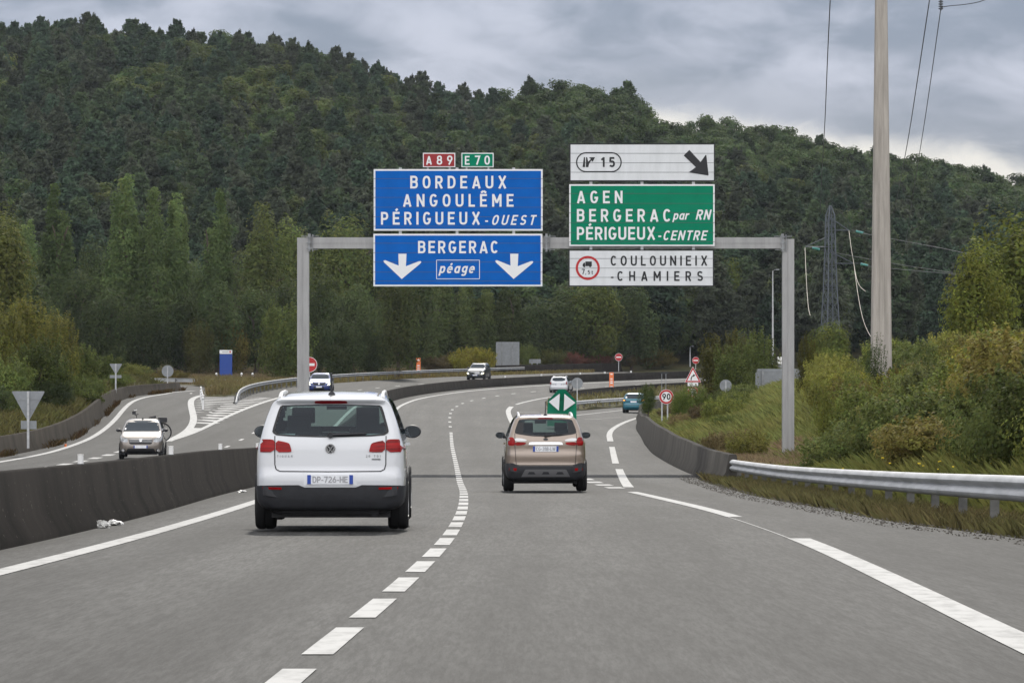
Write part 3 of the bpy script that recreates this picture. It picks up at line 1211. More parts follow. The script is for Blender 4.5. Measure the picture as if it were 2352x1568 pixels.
GRP = 'direction signs on the gantry'
r, fx, fz, w, h = panel('route_sign', 'small dark red route plate reading A 89 above the blue sign', 971.4, 1045.7, 351.4, 384.3, DKRED_S, LETTER, .03, group=GRP)
txt(r, fx, fz, [('A', 437, 470, 154, 208), ('89', 503, 600, 152, 208)], LETTER)
r, fx, fz, w, h = panel('route_sign', 'small green route plate reading E 70 above the blue sign', 1059.9, 1133.8, 351.4, 384.3, GREEN_S, LETTER, .03, group=GRP)
txt(r, fx, fz, [('E', 676, 708, 154, 208), ('70', 738, 830, 152, 208)], LETTER)
r, fx, fz, w, h = panel('direction_sign', 'large blue sign reading BORDEAUX, ANGOULÊME and PÉRIGUEUX-OUEST', 858.3, 1246.5, 388.7, 529.8, BLUE_S, LETTER, .055, (.155, .31, .46, .62, .775, .93), group=GRP)
txt(r, fx, fz, [('BORDEAUX', 340, 932, 276, 354), ('ANGOULÊME', 295, 976, 388, 466), ('PÉRIGUEUX', 160, 770, 498, 576), ('-', 800, 822, 520, 578), ('OUEST', 838, 1118, 517, 578, dict(slant=.26))], LETTER)
r, fx, fz, w, h = panel('direction_sign', 'blue sign reading BERGERAC with two white arrows pointing down', 857.6, 1245.8, 537, 657.5, BLUE_S, LETTER, .055, (.18, .36, .54, .73, .90), group=GRP)
txt(r, fx, fz, [('BERGERAC', 388, 881, 676, 752)], LETTER)
for cx in (291, 979):
    A = [(-24, 755), (26, 755), (22, 832), (100, 802), (112, 800), (118, 806), (108, 818), (-3, 910), (-112, 808), (-116, 798), (-106, 794), (-22, 828)]
    m = MB()
    poly_into(m, [(fx(cx + a), fz(b)) for a, b in A], -.0375)
    m.build('arrow', LETTER, r, fix=False)
m = MB()
for c, d in (((634, 794), (266, 3.5)), ((634, 909), (266, 3.5)), ((502, 851.5), (3.5, 112)), ((766, 851.5), (3.5, 112))):
    X0, X1, Z0, Z1 = fx(c[0] - d[0] / 2), fx(c[0] + d[0] / 2), fz(c[1] + d[1] / 2), fz(c[1] - d[1] / 2)
    m.add([(X0, -.0375, Z0), (X1, -.0375, Z0), (X1, -.0375, Z1), (X0, -.0375, Z1)], [(0, 1, 2, 3)])
m.build('outline', LETTER, r, fix=False)
txt(r, fx, fz, [('péage', 517, 744, 812, 874, dict(slant=.24, weight=.17))], LETTER)

r, fx, fz, w, h = panel('exit_sign', 'white exit sign with number 15 and a black diagonal arrow, topmost panel', 1308, 1642, 330, 416.7, WHITE_S, BLACKTXT, .035, (.26, .51, .76), group=GRP)
tx = lambda v: (2080 + v * .24235) * .62720     # second close-up of this panel
ty = lambda v: (520 + v * .24235) * .62720
qx = lambda v: (tx(v) - ZX) / .3733
qy = lambda v: (ty(v) - ZY) / .3733
txt(r, fx, fz, [('15', qx(500), qx(708), qy(232), qy(380), dict(weight=.19))], BLACKTXT)
m = MB()
A = [(1833, 122), (2003, 305), (2078, 198), (2090, 200), (2124, 500), (2112, 508), (1822, 462), (1930, 382), (1747, 207)]
poly_into(m, [(fx(qx(a)), fz(qy(b))) for a, b in A], -.0375)
m.build('arrow', BLACKTXT, r, fix=False)
m = MB()
for A in ([(240, 232), (258, 232), (258, 382), (220, 382)], [(273, 232), (290, 232), (305, 300), (345, 262), (318, 234), (410, 232), (372, 302), (352, 280), (318, 335), (308, 382), (270, 382)]):
    poly_into(m, [(fx(qx(a)), fz(qy(b))) for a, b in A], -.0375)
m.build('exit_symbol', BLACKTXT, r, fix=False)
m = MB()
hw, rr = (800 - 130) / 2, 143
P = arc(0, 0, 1, 1, 90, 270, 12, 2.0)
path = [(273 + p[0] * rr, 308 - p[1] * rr) for p in P] + [(660 + p[0] * rr, 308 - p[1] * rr) for p in arc(0, 0, 1, 1, 270, 450, 12, 2.0)]
path.append(path[0])
L, Q = stroke_poly([(fx(qx(a)), fz(qy(b))) for a, b in path], 19 * .24235 * .6272 / SG)
m.strip([(p.x, -.0375, p.y) for p in L], [(p.x, -.0375, p.y) for p in Q])
m.build('outline', BLACKTXT, r, fix=False)

r, fx, fz, w, h = panel('direction_sign', 'green sign reading AGEN, BERGERAC par RN and PÉRIGUEUX-CENTRE', 1307.4, 1641.5, 423.4, 565.3, GREEN_S, LETTER, .05, (.15, .31, .46, .62, .78, .93), group=GRP)
txt(r, fx, fz, [('AGEN', 1365, 1646, 368, 445), ('BERGERAC', 1365, 1943, 480, 558), ('par', 1955, 2062, 490, 546, dict(slant=.24, weight=.16)), ('RN', 2095, 2194, 484, 546, dict(slant=.24)), ('PÉRIGUEUX', 1365, 1848, 590, 669), ('-', 1865, 1890, 612, 672), ('CENTRE', 1893, 2172, 612, 672, dict(slant=.24))], LETTER)
r, fx, fz, w, h = panel('direction_sign', 'white sign reading COULOUNIEIX-CHAMIERS with a red ringed lorry, lowest panel', 1306, 1639.6, 573.5, 658, WHITE_S, BLACKTXT, .035, (.24, .50, .75), group=GRP)
txt(r, fx, fz, [('COULOUNIEIX', 1573, 2168, 767, 828), ('-', 1573, 1598, 868, 922), ('CHAMIERS', 1614, 2140, 862, 922)], BLACKTXT)
m = MB()
ring_into(m, fx(1432), fz(842), 60 * .3733 / SG, 74 * .3733 / SG, -.0375)
m.build('red_ring', RED_S, r, fix=False)
m = MB()
lx = lambda v: (((2050 + v * .1913) * .6272) - ZX) / .3733
ly = lambda v: (((880 + v * .1913) * .6272) - ZY) / .3733
for A in ([(490, 405), (613, 405), (613, 495), (490, 495)], [(436, 470), (455, 432), (484, 425), (484, 495), (436, 495)]):
    poly_into(m, [(fx(lx(a)), fz(ly(b))) for a, b in A], -.0375)
for cxx in (468, 580):
    poly_into(m, [(fx(lx(cxx + 19 * math.cos(t))), fz(ly(497 + 19 * math.sin(t)))) for t in np.linspace(0, 6.2, 16)], -.0385)
m.build('lorry_symbol', BLACKTXT, r, fix=False)
m = MB()
text_into(m, '7', fx(lx(420)), fx(lx(482)), fz(ly(648)), fz(ly(548)), -.0375)
text_into(m, ',5t', fx(lx(490)), fx(lx(634)), fz(ly(648)), fz(ly(572)), -.0375)
m.build('lettering', BLACKTXT, r, fix=False)


# ------------------------------------------------------------------ small roadside signs and posts
def P3(x, y, Y):
    return at(x, y, Y)


def disc_mesh(r, t, n=32):
    return [(r * math.cos(2 * math.pi * i / n), r * math.sin(2 * math.pi * i / n)) for i in range(n)]


def sign_post(root, xo_, ztop, zbot, y=.06, r=.04, name='post', mat=GALV):
    m = MB()
    m.box((xo_, y, (ztop + zbot) / 2), (r * 2, r * 1.6, ztop - zbot))
    m.build(name, mat, root)


def back_details(root, w, zs, y=-.03, mat=GALV_DULL):
    m = MB()
    for z, hw in zs:
        m.box((0, y, z), (2 * hw, .03, .035))
    m.build('stiffener', mat, root)


def round_sign(name, label, x, y, rpx, Y, ybot, face=None, back=False, group=None, posts=(0,), nub=False):
    s = F / Y
    p = P3(x, y, Y)
    root = empty(name, p)
    tag(root, label, 'road sign', group)
    rad = rpx / s
    m = MB()
    m.prism(disc_mesh(rad, 0), -.012, .012)
    m.build('panel', BACKPLATE if back else LETTER, root)
    zb = -(ybot - y) / s - .3
    for q in posts:
        sign_post(root, q / s, rad * .75 if back else rad * .3, zb, -.05 if back else .06)
    if back:
        back_details(root, rad, ((rad * .45, rad * .75), (-rad * .45, rad * .75)), -.02)
    return root, rad, s


def tri_back(name, label, x0, x1, yt, yb, Y, post_bot, plate=None, group=None):
    s = F / Y
    cx = (x0 + x1) / 2
    p = P3(cx, yt, Y)
    root = empty(name, p)
    tag(root, label, 'road sign', group)
    hw, hh = (x1 - x0) / 2 / s, (yb - yt) / s
    MB().prism([(-hw, -.01), (-hw + .03, 0), (hw - .03, 0), (hw, -.01), (hw, -.05), (.04, -hh), (-.04, -hh), (-hw, -.05)], -.012, .012).build('panel', BACKPLATE, root)
    back_details(root, hw, ((-hh * .28, hw * .66), (-hh * .62, hw * .33)), -.02)
    sign_post(root, 0, -.01, -(post_bot - yt) / s - .5, -.05, .045)
    if plate:
        a, b, c, d = plate
        m = MB()
        m.box(((a + b) / 2 / s - cx / s, 0, -((c + d) / 2 - yt) / s), ((b - a) / s, .02, (d - c) / s))
        m.build('subplate', BACKPLATE, root)


tri_back('give_way_sign', 'large triangular sign seen from behind with a plate below, behind the left wall', 28, 102, 898, 965, 166, 1000, (48, 84, 966, 985))
tri_back('give_way_sign', 'smaller triangular sign seen from behind near the far end of the left wall', 252, 280, 835, 858, 262, 910, (252, 279, 861, 868))
round_sign('round_sign', 'round sign seen from behind above the end of the slip road wall', 385, 852, 13.5, 332, 885, back=True)
round_sign('round_sign', 'round sign seen from behind just beside the green arrow marker', 1325.8, 880, 13, 318, 926, back=True)
round_sign('round_sign', 'round sign seen from behind on the grassy bank right of the warning triangle', 1667, 885.4, 14, 248, 935, back=True)


def no_entry(label, x, y, rpx, Y, ybot):
    root, rad, s = round_sign('no_entry_sign', label, x, y, rpx, Y, ybot, group='no entry signs at the interchange')
    m = MB()
    poly_into(m, disc_mesh(rad * .94, 0), -.016)
    m.build('red_disc', RED_S, root, fix=False)
    m = MB()
    poly_into(m, [(-rad * .66, -rad * .17), (rad * .66, -rad * .17), (rad * .66, rad * .17), (-rad * .66, rad * .17)], -.020)
    m.build('white_bar', LETTER, root, fix=False)


no_entry('red no entry sign partly hidden behind the left gantry post', 711, 837, 17.5, 372, 880)
no_entry('small red no entry sign in front of dark trees above the far barrier', 1421, 820, 8.8, 478, 850)
no_entry('small red no entry sign above the warning triangle', 1598, 827.5, 8.2, 490, 850)

root, rad, s = round_sign('speed_limit_sign', 'round red ringed speed limit sign reading 90 on two posts', 1530.4, 910.8, 16.8, 240, 957, posts=(-10, 3))
m = MB()
ring_into(m, 0, 0, rad * .70, rad * .96, -.016)
m.build('red_ring', RED_S, root, fix=False)
m = MB()
text_into(m, '90', -rad * .54, rad * .56, -rad * .40, rad * .42, -.016, weight=.2)
m.build('lettering', BLACKTXT, root, fix=False)

Y = 300.0
s = F / Y
root = empty('bend_warning_sign', P3(1591.5, 843, Y))
tag(root, 'red bordered triangle warning of a right bend above a speed sign', 'road sign')


def tri(k, up=0):
    a, b = 19.5 / s * k, 35 / s * k
    c = -.66 * 35 / s
    return [(-a, c - b / 3), (a, c - b / 3), (a * .93, c - b / 3 + .04 * k), (.03 * k, c + b * 2 / 3), (-.03 * k, c + b * 2 / 3), (-a * .93, c - b / 3 + .04 * k)]


MB().prism(tri(1), -.012, .012).build('panel', LETTER, root)
m = MB()
for k, mt, nm, y in ((.95, RED_S, 'red_border', -.015), (.70, LETTER, 'white_field', -.018)):
    m = MB()
    poly_into(m, tri(k), y)
    m.build(nm, mt, root, fix=False)
m = MB()
L, Q = stroke_poly([(-.13, -.93), (-.12, -.78), (-.06, -.66), (.05, -.59)], .075)
m.strip([(p.x, -.021, p.y) for p in L], [(p.x, -.021, p.y) for p in Q])
poly_into(m, [(.02, -.70), (.02, -.48), (.19, -.56)], -.0215)
m.build('bend_arrow', BLACKTXT, root, fix=False)
sign_post(root, 0, -.3, -3.6)
m = MB()
m.box((0, 0, -39 / s), (24 / s, .02, 7.5 / s))
m.build('subplate', LETTER, root)
m = MB()
text_into(m, '50 m', -.28, .28, -41 / s, -37 / s, -.012)
m.build('lettering', BLACKTXT, root, fix=False)
m = MB()
m.prism([(a, b - 57 / s) for a, b in disc_mesh(12.6 / s, 0)], -.012, .012)
d = m.build('speed_disc', LETTER, root)
m = MB()
ring_into(m, 0, -57 / s, 8.8 / s, 12.1 / s, -.016)
m.build('red_ring', RED_S, d, fix=False)
m = MB()
text_into(m, '70', -5.8 / s, 5.8 / s, -61 / s, -53 / s, -.016)
m.build('lettering', BLACKTXT, d, fix=False)

# green nose marker
Y = 246.0
s = F / Y
root = empty('nose_marker', (at(1291, 0, Y).x, Y, float(zr(at(1291, 0, Y).x, Y))))
tag(root, 'green diverge marker with two white triangles at the exit nose', 'road marker')
gz0 = (HC - root.location.z)
mxf = lambda x: (x - 1291) / s
mzf = lambda y: gz0 - (y - CY) / s
out = [(1283.5, 893.6), (1297.5, 893.6), (1324.5, 921), (1324.3, 950), (1324, 978), (1257, 978), (1257, 948), (1258.8, 919.4)]
P = [(mxf(a), mzf(b)) for a, b in out]
V, Fs = [], []
bow = lambda x: .34 * (x / .86)**2
m = MB()
m.prism(P, -.0, .10)
m.v = [(a, b + bow(a), c) for a, b, c in m.v]
nb = len(m.v)
m.build('body', GREEN_S, root)
m = MB()
for T in ([(1285.7, 903.5), (1260.6, 922.5), (1283.8, 943)], [(1296.3, 904), (1321.8, 924.8), (1294.8, 943.4)]):
    poly_into(m, [(mxf(a), mzf(b)) for a, b in T], 0)
m.v = [(a, bow(a) - .05, c) for a, b, c in m.v]
m.build('white_triangle', LETTER, root, fix=False)


def orange_panel(label, x, y0, y1, w, Y):
    s = F / Y
    p = P3(x, y1, Y)
    root = empty('road_marker', p)
    tag(root, label, 'marker', 'orange marker panels')
    h = (y1 - y0) / s
    W = w / s
    m = MB()
    m.box((0, 0, h / 2), (W, .06, h))
    m.build('panel', ORANGE, root)
    m = MB()
    for k, hh in ((.90, .07), (.62, .06), (.50, .05), (.38, .09), (.16, .08)):
        m.box((0, -.033, h * k), (W * .56, .006, h * hh))
    m.build('white_patch', LETTER, root)


orange_panel('tall orange panel with white patches behind the far steel guardrail', 961, 822, 868, 10.2, 412)
orange_panel('orange panel with white patches in front of the low dark barrier', 1404.5, 855, 894, 9.8, 392)

# blue totem
Y = 395.0
s = F / Y
root = empty('totem', P3(519, 868, Y))
tag(root, 'tall blue totem with a white cap beyond the slip road guardrail', 'totem')
m = MB()
m.box((0, 0, 27 / s), (28.5 / s, .35, 56 / s))
m.build('body', TOTEM, root)
m = MB()
m.box((0, 0, 60 / s), (28.8 / s, .37, 8.6 / s))
c = m.build('cap', LETTER, root)
m = MB()
for k in range(7):
    m.box((-.30 + k * .085, -.19, 60.3 / s), (.055, .01, .10))
m.build('lettering', GALV_DULL, c)
m = MB()
m.lathe([(.09, 0), (.09, .02)], 16, Matrix.Translation((10 / s, -.185, 60.3 / s)) @ Matrix.Rotation(R(90), 4, 'X'))
m.build('emblem', RED_S, c)


def bollard(label, x, y0, y1, Y, w=5, group=None, mat=WHITEPL):
    s = F / Y
    p = P3(x, y1, Y)
    h, r = (y1 - y0) / s, w / 2 / s
    root = empty('delineator_post', p)
    tag(root, label, 'delineator', group)
    m = MB()
    m.lathe([(r, -.3), (r, h * .86), (r * .75, h * .95), (r * .35, h)], 14)
    m.build('body', mat, root, smooth=True)
    m = MB()
    m.lathe([(r * 1.03, h * .66), (r * 1.03, h * .76)], 14)
    m.build('band', GALV_DULL, root, smooth=True)


GB = 'white posts along the slip road end'
bollard('white post beside the back of the round sign', 398, 857, 871, 392, 4.6, GB)
bollard('white post just left of the blue totem', 497, 855.5, 871, 392, 4.8, GB)
bollard('white post right of the blue totem', 555, 855.5, 872, 392, 5, GB)
bollard('white post farthest right of the blue totem', 580, 855.6, 873, 392, 5.2, GB)
bollard('white post in front of the large grey panel back', 1161, 831, 846, 470, 3.4)
GN = 'white flexible posts on the striped gore'
for i, (x, yb, Y) in enumerate(((461.5, 908, 282), (462.5, 915, 272), (464.0, 921, 263), (465.2, 927, 256), (466, 934, 248))):
    s_ = F / Y
    bollard(['flexible white post farthest up the striped gore', 'second flexible white post down the striped gore', 'middle flexible white post of the gore row', 'fourth flexible white post down the striped gore', 'flexible white post lowest on the striped gore'][i], x, yb - .62 * s_, yb, Y, 4.6, GN)


def reflector(label, x, y0, y1, w):
    g = None
    for y in np.arange(20, 480, .5):
        X = float(xlf(y)) + float(MFf(y)) - .30
        if (X / y * F + CX) > x:
            g = (X, y)
            break
    X, y = g
    s = F / y
    zt = float(zr(X, y)) + float(mh(y)) - .01
    root = empty('barrier_reflector', (X, y, zt))
    tag(root, label, 'reflector', 'white reflectors on top of the median barrier')
    h, r = (y1 - y0) / s, w / 2 / s
    MB().lathe([(r, 0), (r, h * .96), (r * 1.12, h * .96), (r * 1.12, h)], 14).build('body', WHITEPL, root, smooth=True)
    MB().lathe([(r * 1.25, 0), (r * 1.25, .018)], 14).build('base', GALV_DULL, root)


reflector('white reflector on the median barrier nearest the left frame edge', 181, 1039, 1063, 13.5)
reflector('white reflector on the median barrier beside the brown hatchback', 389, 1026, 1047, 11)
reflector('white reflector on the median barrier between hatchback and white SUV', 505.5, 1017, 1032, 8.5)
reflector('white reflector on the median barrier touching the white SUV mirror', 590, 1013, 1024, 7)
for x, lb in ((1160, 'tiny white reflector on the far barrier behind the dark SUV'), (1243, 'tiny white reflector on the far barrier left of the silver estate'), (1330, 'tiny white reflector on the far barrier right of the silver estate'), (1387, 'tiny white reflector at the end of the far steel guardrail'), (1449, 'tiny white reflector right of the orange panel')):
    reflector(lb, x, 0, 4.5, 4)

# backs of panels
def panel_back(label, x0, x1, y0, y1, Y, legs, ybot, rows=14):
    s = F / Y
    p = P3((x0 + x1) / 2, (y0 + y1) / 2, Y)
    root = empty('panel_back', p)
    tag(root, label, 'road sign')
    w, h = (x1 - x0) / s, (y1 - y0) / s
    m = MB()
    for k in range(rows):
        m.box((0, .0, -h / 2 + h * (k + .5) / rows), (w, .03, h / rows * .86))
    m.box((0, .02, 0), (w - .02, .012, h - .01))
    m.build('panel', BACKPLATE, root)
    for l in legs:
        m = MB()
        X = (l - (x0 + x1) / 2) / s
        zb = -(ybot - (y0 + y1) / 2) / s - .4
        m.box((X, -.06, (h / 2 + zb) / 2 - .02), (.14, .12, h / 2 - zb - .05))
        m.build('leg', GALV_DULL, root)


panel_back('large square sign seen from behind on two legs beyond the far guardrail', 1139, 1193, 785, 842, 462, (1152.5, 1177), 850, 16)
panel_back('small oblong sign seen from behind on two legs, right of the large panel', 1215.5, 1242, 824.5, 834, 472, (1222, 1234), 848, 3)
panel_back('white sign back half hidden by bushes left of the right gantry post', 1735, 1840, 846.7, 902, 262, (1752, 1822), 930, 7)


# lamp posts
def lamp_post(label, x, ytop, ybot, Y, arm):
    s = F / Y
    p = P3(x, ybot, Y)
    root = empty('street_lamp', p)
    tag(root, label, 'street lamp')
    h = (ybot - ytop) / s
    MB().tube([(0, 0, -.5), (0, 0, h * .5), (0, 0, h)], [.11, .085, .055], 10).build('pole', GALV, root, smooth=True)
    m = MB()
    m.tube([(0, 0, h - .05), (arm * .5, -.1, h + .10), (arm, -.2, h + .12)], .035, 6)
    m.box((arm * 1.35, -.25, h + .12), (abs(arm) * .9, .26, .11))
    m.build('lamp_head', BACKPLATE, root)


lamp_post('tall grey street lamp left of the right gantry post', 1775, 622, 832, 424, .35)
lamp_post('short lamp mast behind the small no entry sign', 1585, 797, 850, 500, .22)
root = empty('utility_box', at(1792, 840, 420))
tag(root, 'white utility box beside the right gantry post', 'utility box')
MB().box((0, 0, .55), (.55, .4, .7)).build('cabinet', WHITEPL, root)
MB().box((0, 0, .05), (.3, .25, .5)).build('stand', GALV_DULL, root)
for x, lb in ((1520, 'thin dark post with a small cap left of the bend warning sign'), (1529.5, 'thin dark post nearer the bend warning sign')):
    root = empty('marker_post', at(x, 905, 330))
    tag(root, lb, 'post')
    MB().tube([(0, 0, -.4), (0, 0, 1.6)], .03, 6).build('pole', GALV_DULL, root)
    MB().box((0, 0, 1.65), (.26, .05, .12)).build('cap', PLASTIC, root)

# ------------------------------------------------------------------ concrete pole, pylon and wires
Y = 158.0
s = F / Y
root = empty('utility_pole', (at(2024, 0, Y).x, Y, float(terr(at(2024, 0, Y).x, Y))))
tag(root, 'thick tapering concrete utility pole rising out of the bushes on the right', 'utility pole')
zb = -.4
prof = []
HT = 17.5
V, Fs = [], []
sec = [(-1, -.72), (-.86, -1), (-.30, -1), (-.24, -.93), (.24, -.93), (.30, -1), (.86, -1), (1, -.72), (1, .72), (.72, 1), (-.72, 1), (-1, .72)]
for i in range(13):
    z = zb + (HT - zb) * i / 12
    hw = .405 - .0118 * (z)
    V += [(a * hw, b * hw * .8, z) for a, b in sec]
n = len(sec)
for i in range(12):
    Fs += [(i * n + k, i * n + (k + 1) % n, (i + 1) * n + (k + 1) % n, (i + 1) * n + k) for k in range(n)]
Fs.append(tuple(range(12 * n, 13 * n)))
MB().add(V, Fs).build('shaft', POLEC, root, smooth=False)
MB().box((0, 0, HT - .5), (3.0, .2, .2)).build('crossarm', GALV_DULL, root)


def build_pylon():
    Y = 480.0
    s = F / Y
    g = at(1907, 858, Y)
    root = empty('pylon', g)
    tag(root, 'dark steel lattice pylon standing behind the right gantry post', 'pylon')
    ZL = lambda y: (858 - y) / s
    RT = Matrix.Rotation(R(24), 3, 'Z')
    lev = [(858, 27.5), (776, 21.0), (720, 18.5), (664, 15.2), (610, 13.2), (567, 11.8), (529, 11.0), (495, 10.0), (472, 1.6)]
    C = lambda i: [RT @ Vector((a * lev[i][1] / s / 1.31, b * lev[i][1] / s / 1.31, ZL(lev[i][0]))) for a, b in ((-1, -1), (1, -1), (1, 1), (-1, 1))]
    m = MB()
    for i in range(len(lev) - 1):
        a, b = C(i), C(i + 1)
        for k in range(4):
            m.tube([a[k], b[k]], .07, 5)
    m.build('leg_frame', PYL, root)
    m = MB()
    for i in range(len(lev) - 2):
        a, b = C(i), C(i + 1)
        sub = 2 if i < 4 else 1
        for q in range(sub):
            aa = [a[k].lerp(b[k], q / sub) for k in range(4)]
            bb = [a[k].lerp(b[k], (q + 1) / sub) for k in range(4)]
            for k in range(4):
                m.tube([aa[k], bb[(k + 1) % 4]], .028, 4)
                m.tube([aa[(k + 1) % 4], bb[k]], .028, 4)
                m.tube([bb[k], bb[(k + 1) % 4]], .028, 4)
    m.build('bracing', PYL, root)
    for (xt, yt) in ((1950, 529), (1961, 605), (1849, 567)):
        tip = Vector(((xt - 1907) / s, 0, ZL(yt)))
        m = MB()
        sg = 1 if xt > 1907 else -1
        for b in (-.35, .35):
            m.tube([Vector((sg * .5, b, ZL(yt))), tip], .05, 5)
            m.tube([Vector((sg * .5, b, ZL(yt - 22))), tip], .04, 5)
        m.build('arm', PYL, root)
    return root, s


PYL = pmat('pylon_steel', (.095, .11, .13), .6, .4, .3)
INS = pmat('glass_insulator', (.10, .42, .37), .15, .6, coat=1.0)
CABLE = pmat('bright_conductor', (.30, .28, .23), .6, .3, .0)
WIRE = pmat('dark_wire', (.05, .055, .06), .6, .4)
build_pylon()
for x, y, lb in ((1974, 533, 'teal glass insulator string by the upper right pylon arm'), (1874, 571, 'teal glass insulator string by the left pylon arm'), (1985, 608, 'teal glass insulator string by the lower right pylon arm')):
    root = empty('insulator', at(x, y, 478))
    tag(root, lb, 'insulator')
    d = Vector((1, 0, -.22)).normalized()
    m = MB()
    for k in range(7):
        m.lathe([(.04, -.05), (.17, -.02), (.13, .04), (.04, .05)], 10, Matrix.Translation(d * (k - 3) * .125) @ d.to_track_quat('Z', 'Y').to_matrix().to_4x4())
    m.build('discs', INS, root, smooth=True)
    MB().tube([d * -1.25, d * 1.0], .025, 5).build('rod', WIRE, root)


def wire(name, label, pts, r, mat, group=None):
    P = [at(*p) for p in pts]
    P = [Vector(q) for q in smooth_path([tuple(p) for p in P], 2)]
    m = MB()
    rr = r if not isinstance(r, tuple) else [r[0] + (r[1] - r[0]) * i / (len(P) - 1) for i in range(len(P))]
    m.tube([p - P[0] for p in P], rr, 6)
    o = m.build(name, mat, None, smooth=True)
    o.location = P[0]
    tag(o, label, 'cable', group)


wire('conductor', 'bright sagging cable hanging from the left pylon arm', [(1849, 569, 479), (1851, 624, 470), (1854, 676, 462), (1857, 710, 455), (1861, 724.6, 450)], .03, CABLE)
wire('conductor', 'bright sagging cable curving from the upper right pylon arm', [(1950, 530, 479), (1955, 570, 472), (1961, 604, 468), (1966, 636, 462), (1974, 658, 457), (1988, 669, 450)], .03, CABLE)
wire('conductor', 'bright sagging cable reaching down to the concrete pole from the lower pylon arm', [(1961, 605, 479), (1966, 644, 470), (1972, 686, 460), (1982, 736, 450), (1998, 772, 440), (2016, 790, 436)], .03, CABLE)
wire('overhead_wire', 'thin wire running right from the upper pylon insulator', [(1980, 536, 478), (2110, 560, 440), (2234, 584, 400), (2420, 640, 350)], .03, WIRE)
wire('overhead_wire', 'thin wire running right from the lower pylon insulator', [(1992, 611, 478), (2048, 605 + 12, 460), (2242, 634, 400), (2420, 670, 350)], .03, WIRE)
wire('overhead_wire', 'thin wire running right just below the pylon arm wires', [(1915, 580, 480), (2048, 605, 450), (2213, 630, 400), (2420, 672, 350)], .025, WIRE)
wire('overhead_wire', 'near vertical wire in the sky left of the concrete pole', [(1910, -70, 168), (1907, 0, 180), (1901, 123, 215), (1894.6, 291, 300), (1887, 404, 400), (1884, 490, 470)], (.018, .035), WIRE)
wire('overhead_wire', 'steep wire in the sky nearest the concrete pole on its right', [(2146, -70, 168), (2135, 0, 180), (2109, 172.7, 225), (2087, 315.7, 300), (2070, 404, 380), (2040, 560, 470)], (.018, .035), WIRE)
wire('overhead_wire', 'steep wire hanging from the dark insulator at the top right', [(2161, 20, 180), (2129, 247, 260), (2114, 340, 320), (2099, 434, 390), (2080, 560, 470)], (.018, .035), WIRE)
wire('overhead_wire', 'short slack wire leaving the dark insulator at the top right', [(2161, 20, 180), (2168, 15, 180), (2228, 10, 178), (2267, 0, 176), (2330, -40, 172)], .018, WIRE)
root = empty('insulator', at(2161, 10, 180))
tag(root, 'dark insulator string hanging at the top right edge of the sky', 'insulator')
m = MB()
for k in range(6):
    m.lathe([(.03, -.04), (.11, -.01), (.09, .03), (.03, .04)], 10, Matrix.Translation((.0, 0, -.20 + k * .1)))
m.build('discs', WIRE, root, smooth=True)
MB().tube([(0, 0, -.3), (0, 0, 1.6)], .02, 5).build('rod', WIRE, root)
# ------------------------------------------------------------------ cars
def poly_sdf(px, pz, poly):
    P = np.asarray(poly, float)
    A, B = P, np.roll(P, -1, 0)
    px, pz = np.asarray(px, float), np.asarray(pz, float)
    d = np.full(px.shape, 1e9)
    ins = np.zeros(px.shape, bool)
    for (ax, az), (bx, bz) in zip(A, B):
        ex, ez = bx - ax, bz - az
        wx, wz = px - ax, pz - az
        t = np.clip((wx * ex + wz * ez) / (ex * ex + ez * ez + 1e-12), 0, 1)
        d = np.minimum(d, (wx - ex * t)**2 + (wz - ez * t)**2)
        c = ((az > pz) != (bz > pz)) & (px < (bx - ax) * (pz - az) / ((bz - az) if abs(bz - az) > 1e-12 else 1e-12) + ax)
        ins ^= c
    d = np.sqrt(d)
    return np.where(ins, -d, d)


def chaikin(poly, n=2, closed=True):
    P = [np.array(p, float) for p in poly]
    for _ in range(n):
        Q = []
        rng = range(len(P)) if closed else range(len(P) - 1)
        for i in rng:
            a, b = P[i], P[(i + 1) % len(P)]
            Q += [a * .78 + b * .22, a * .22 + b * .78]
        P = Q
    return [tuple(p) for p in P]


def smax(a, b, k):
    h = np.clip(k - np.abs(a - b), 0, None)
    return np.maximum(a, b) + h * h / (4 * k)


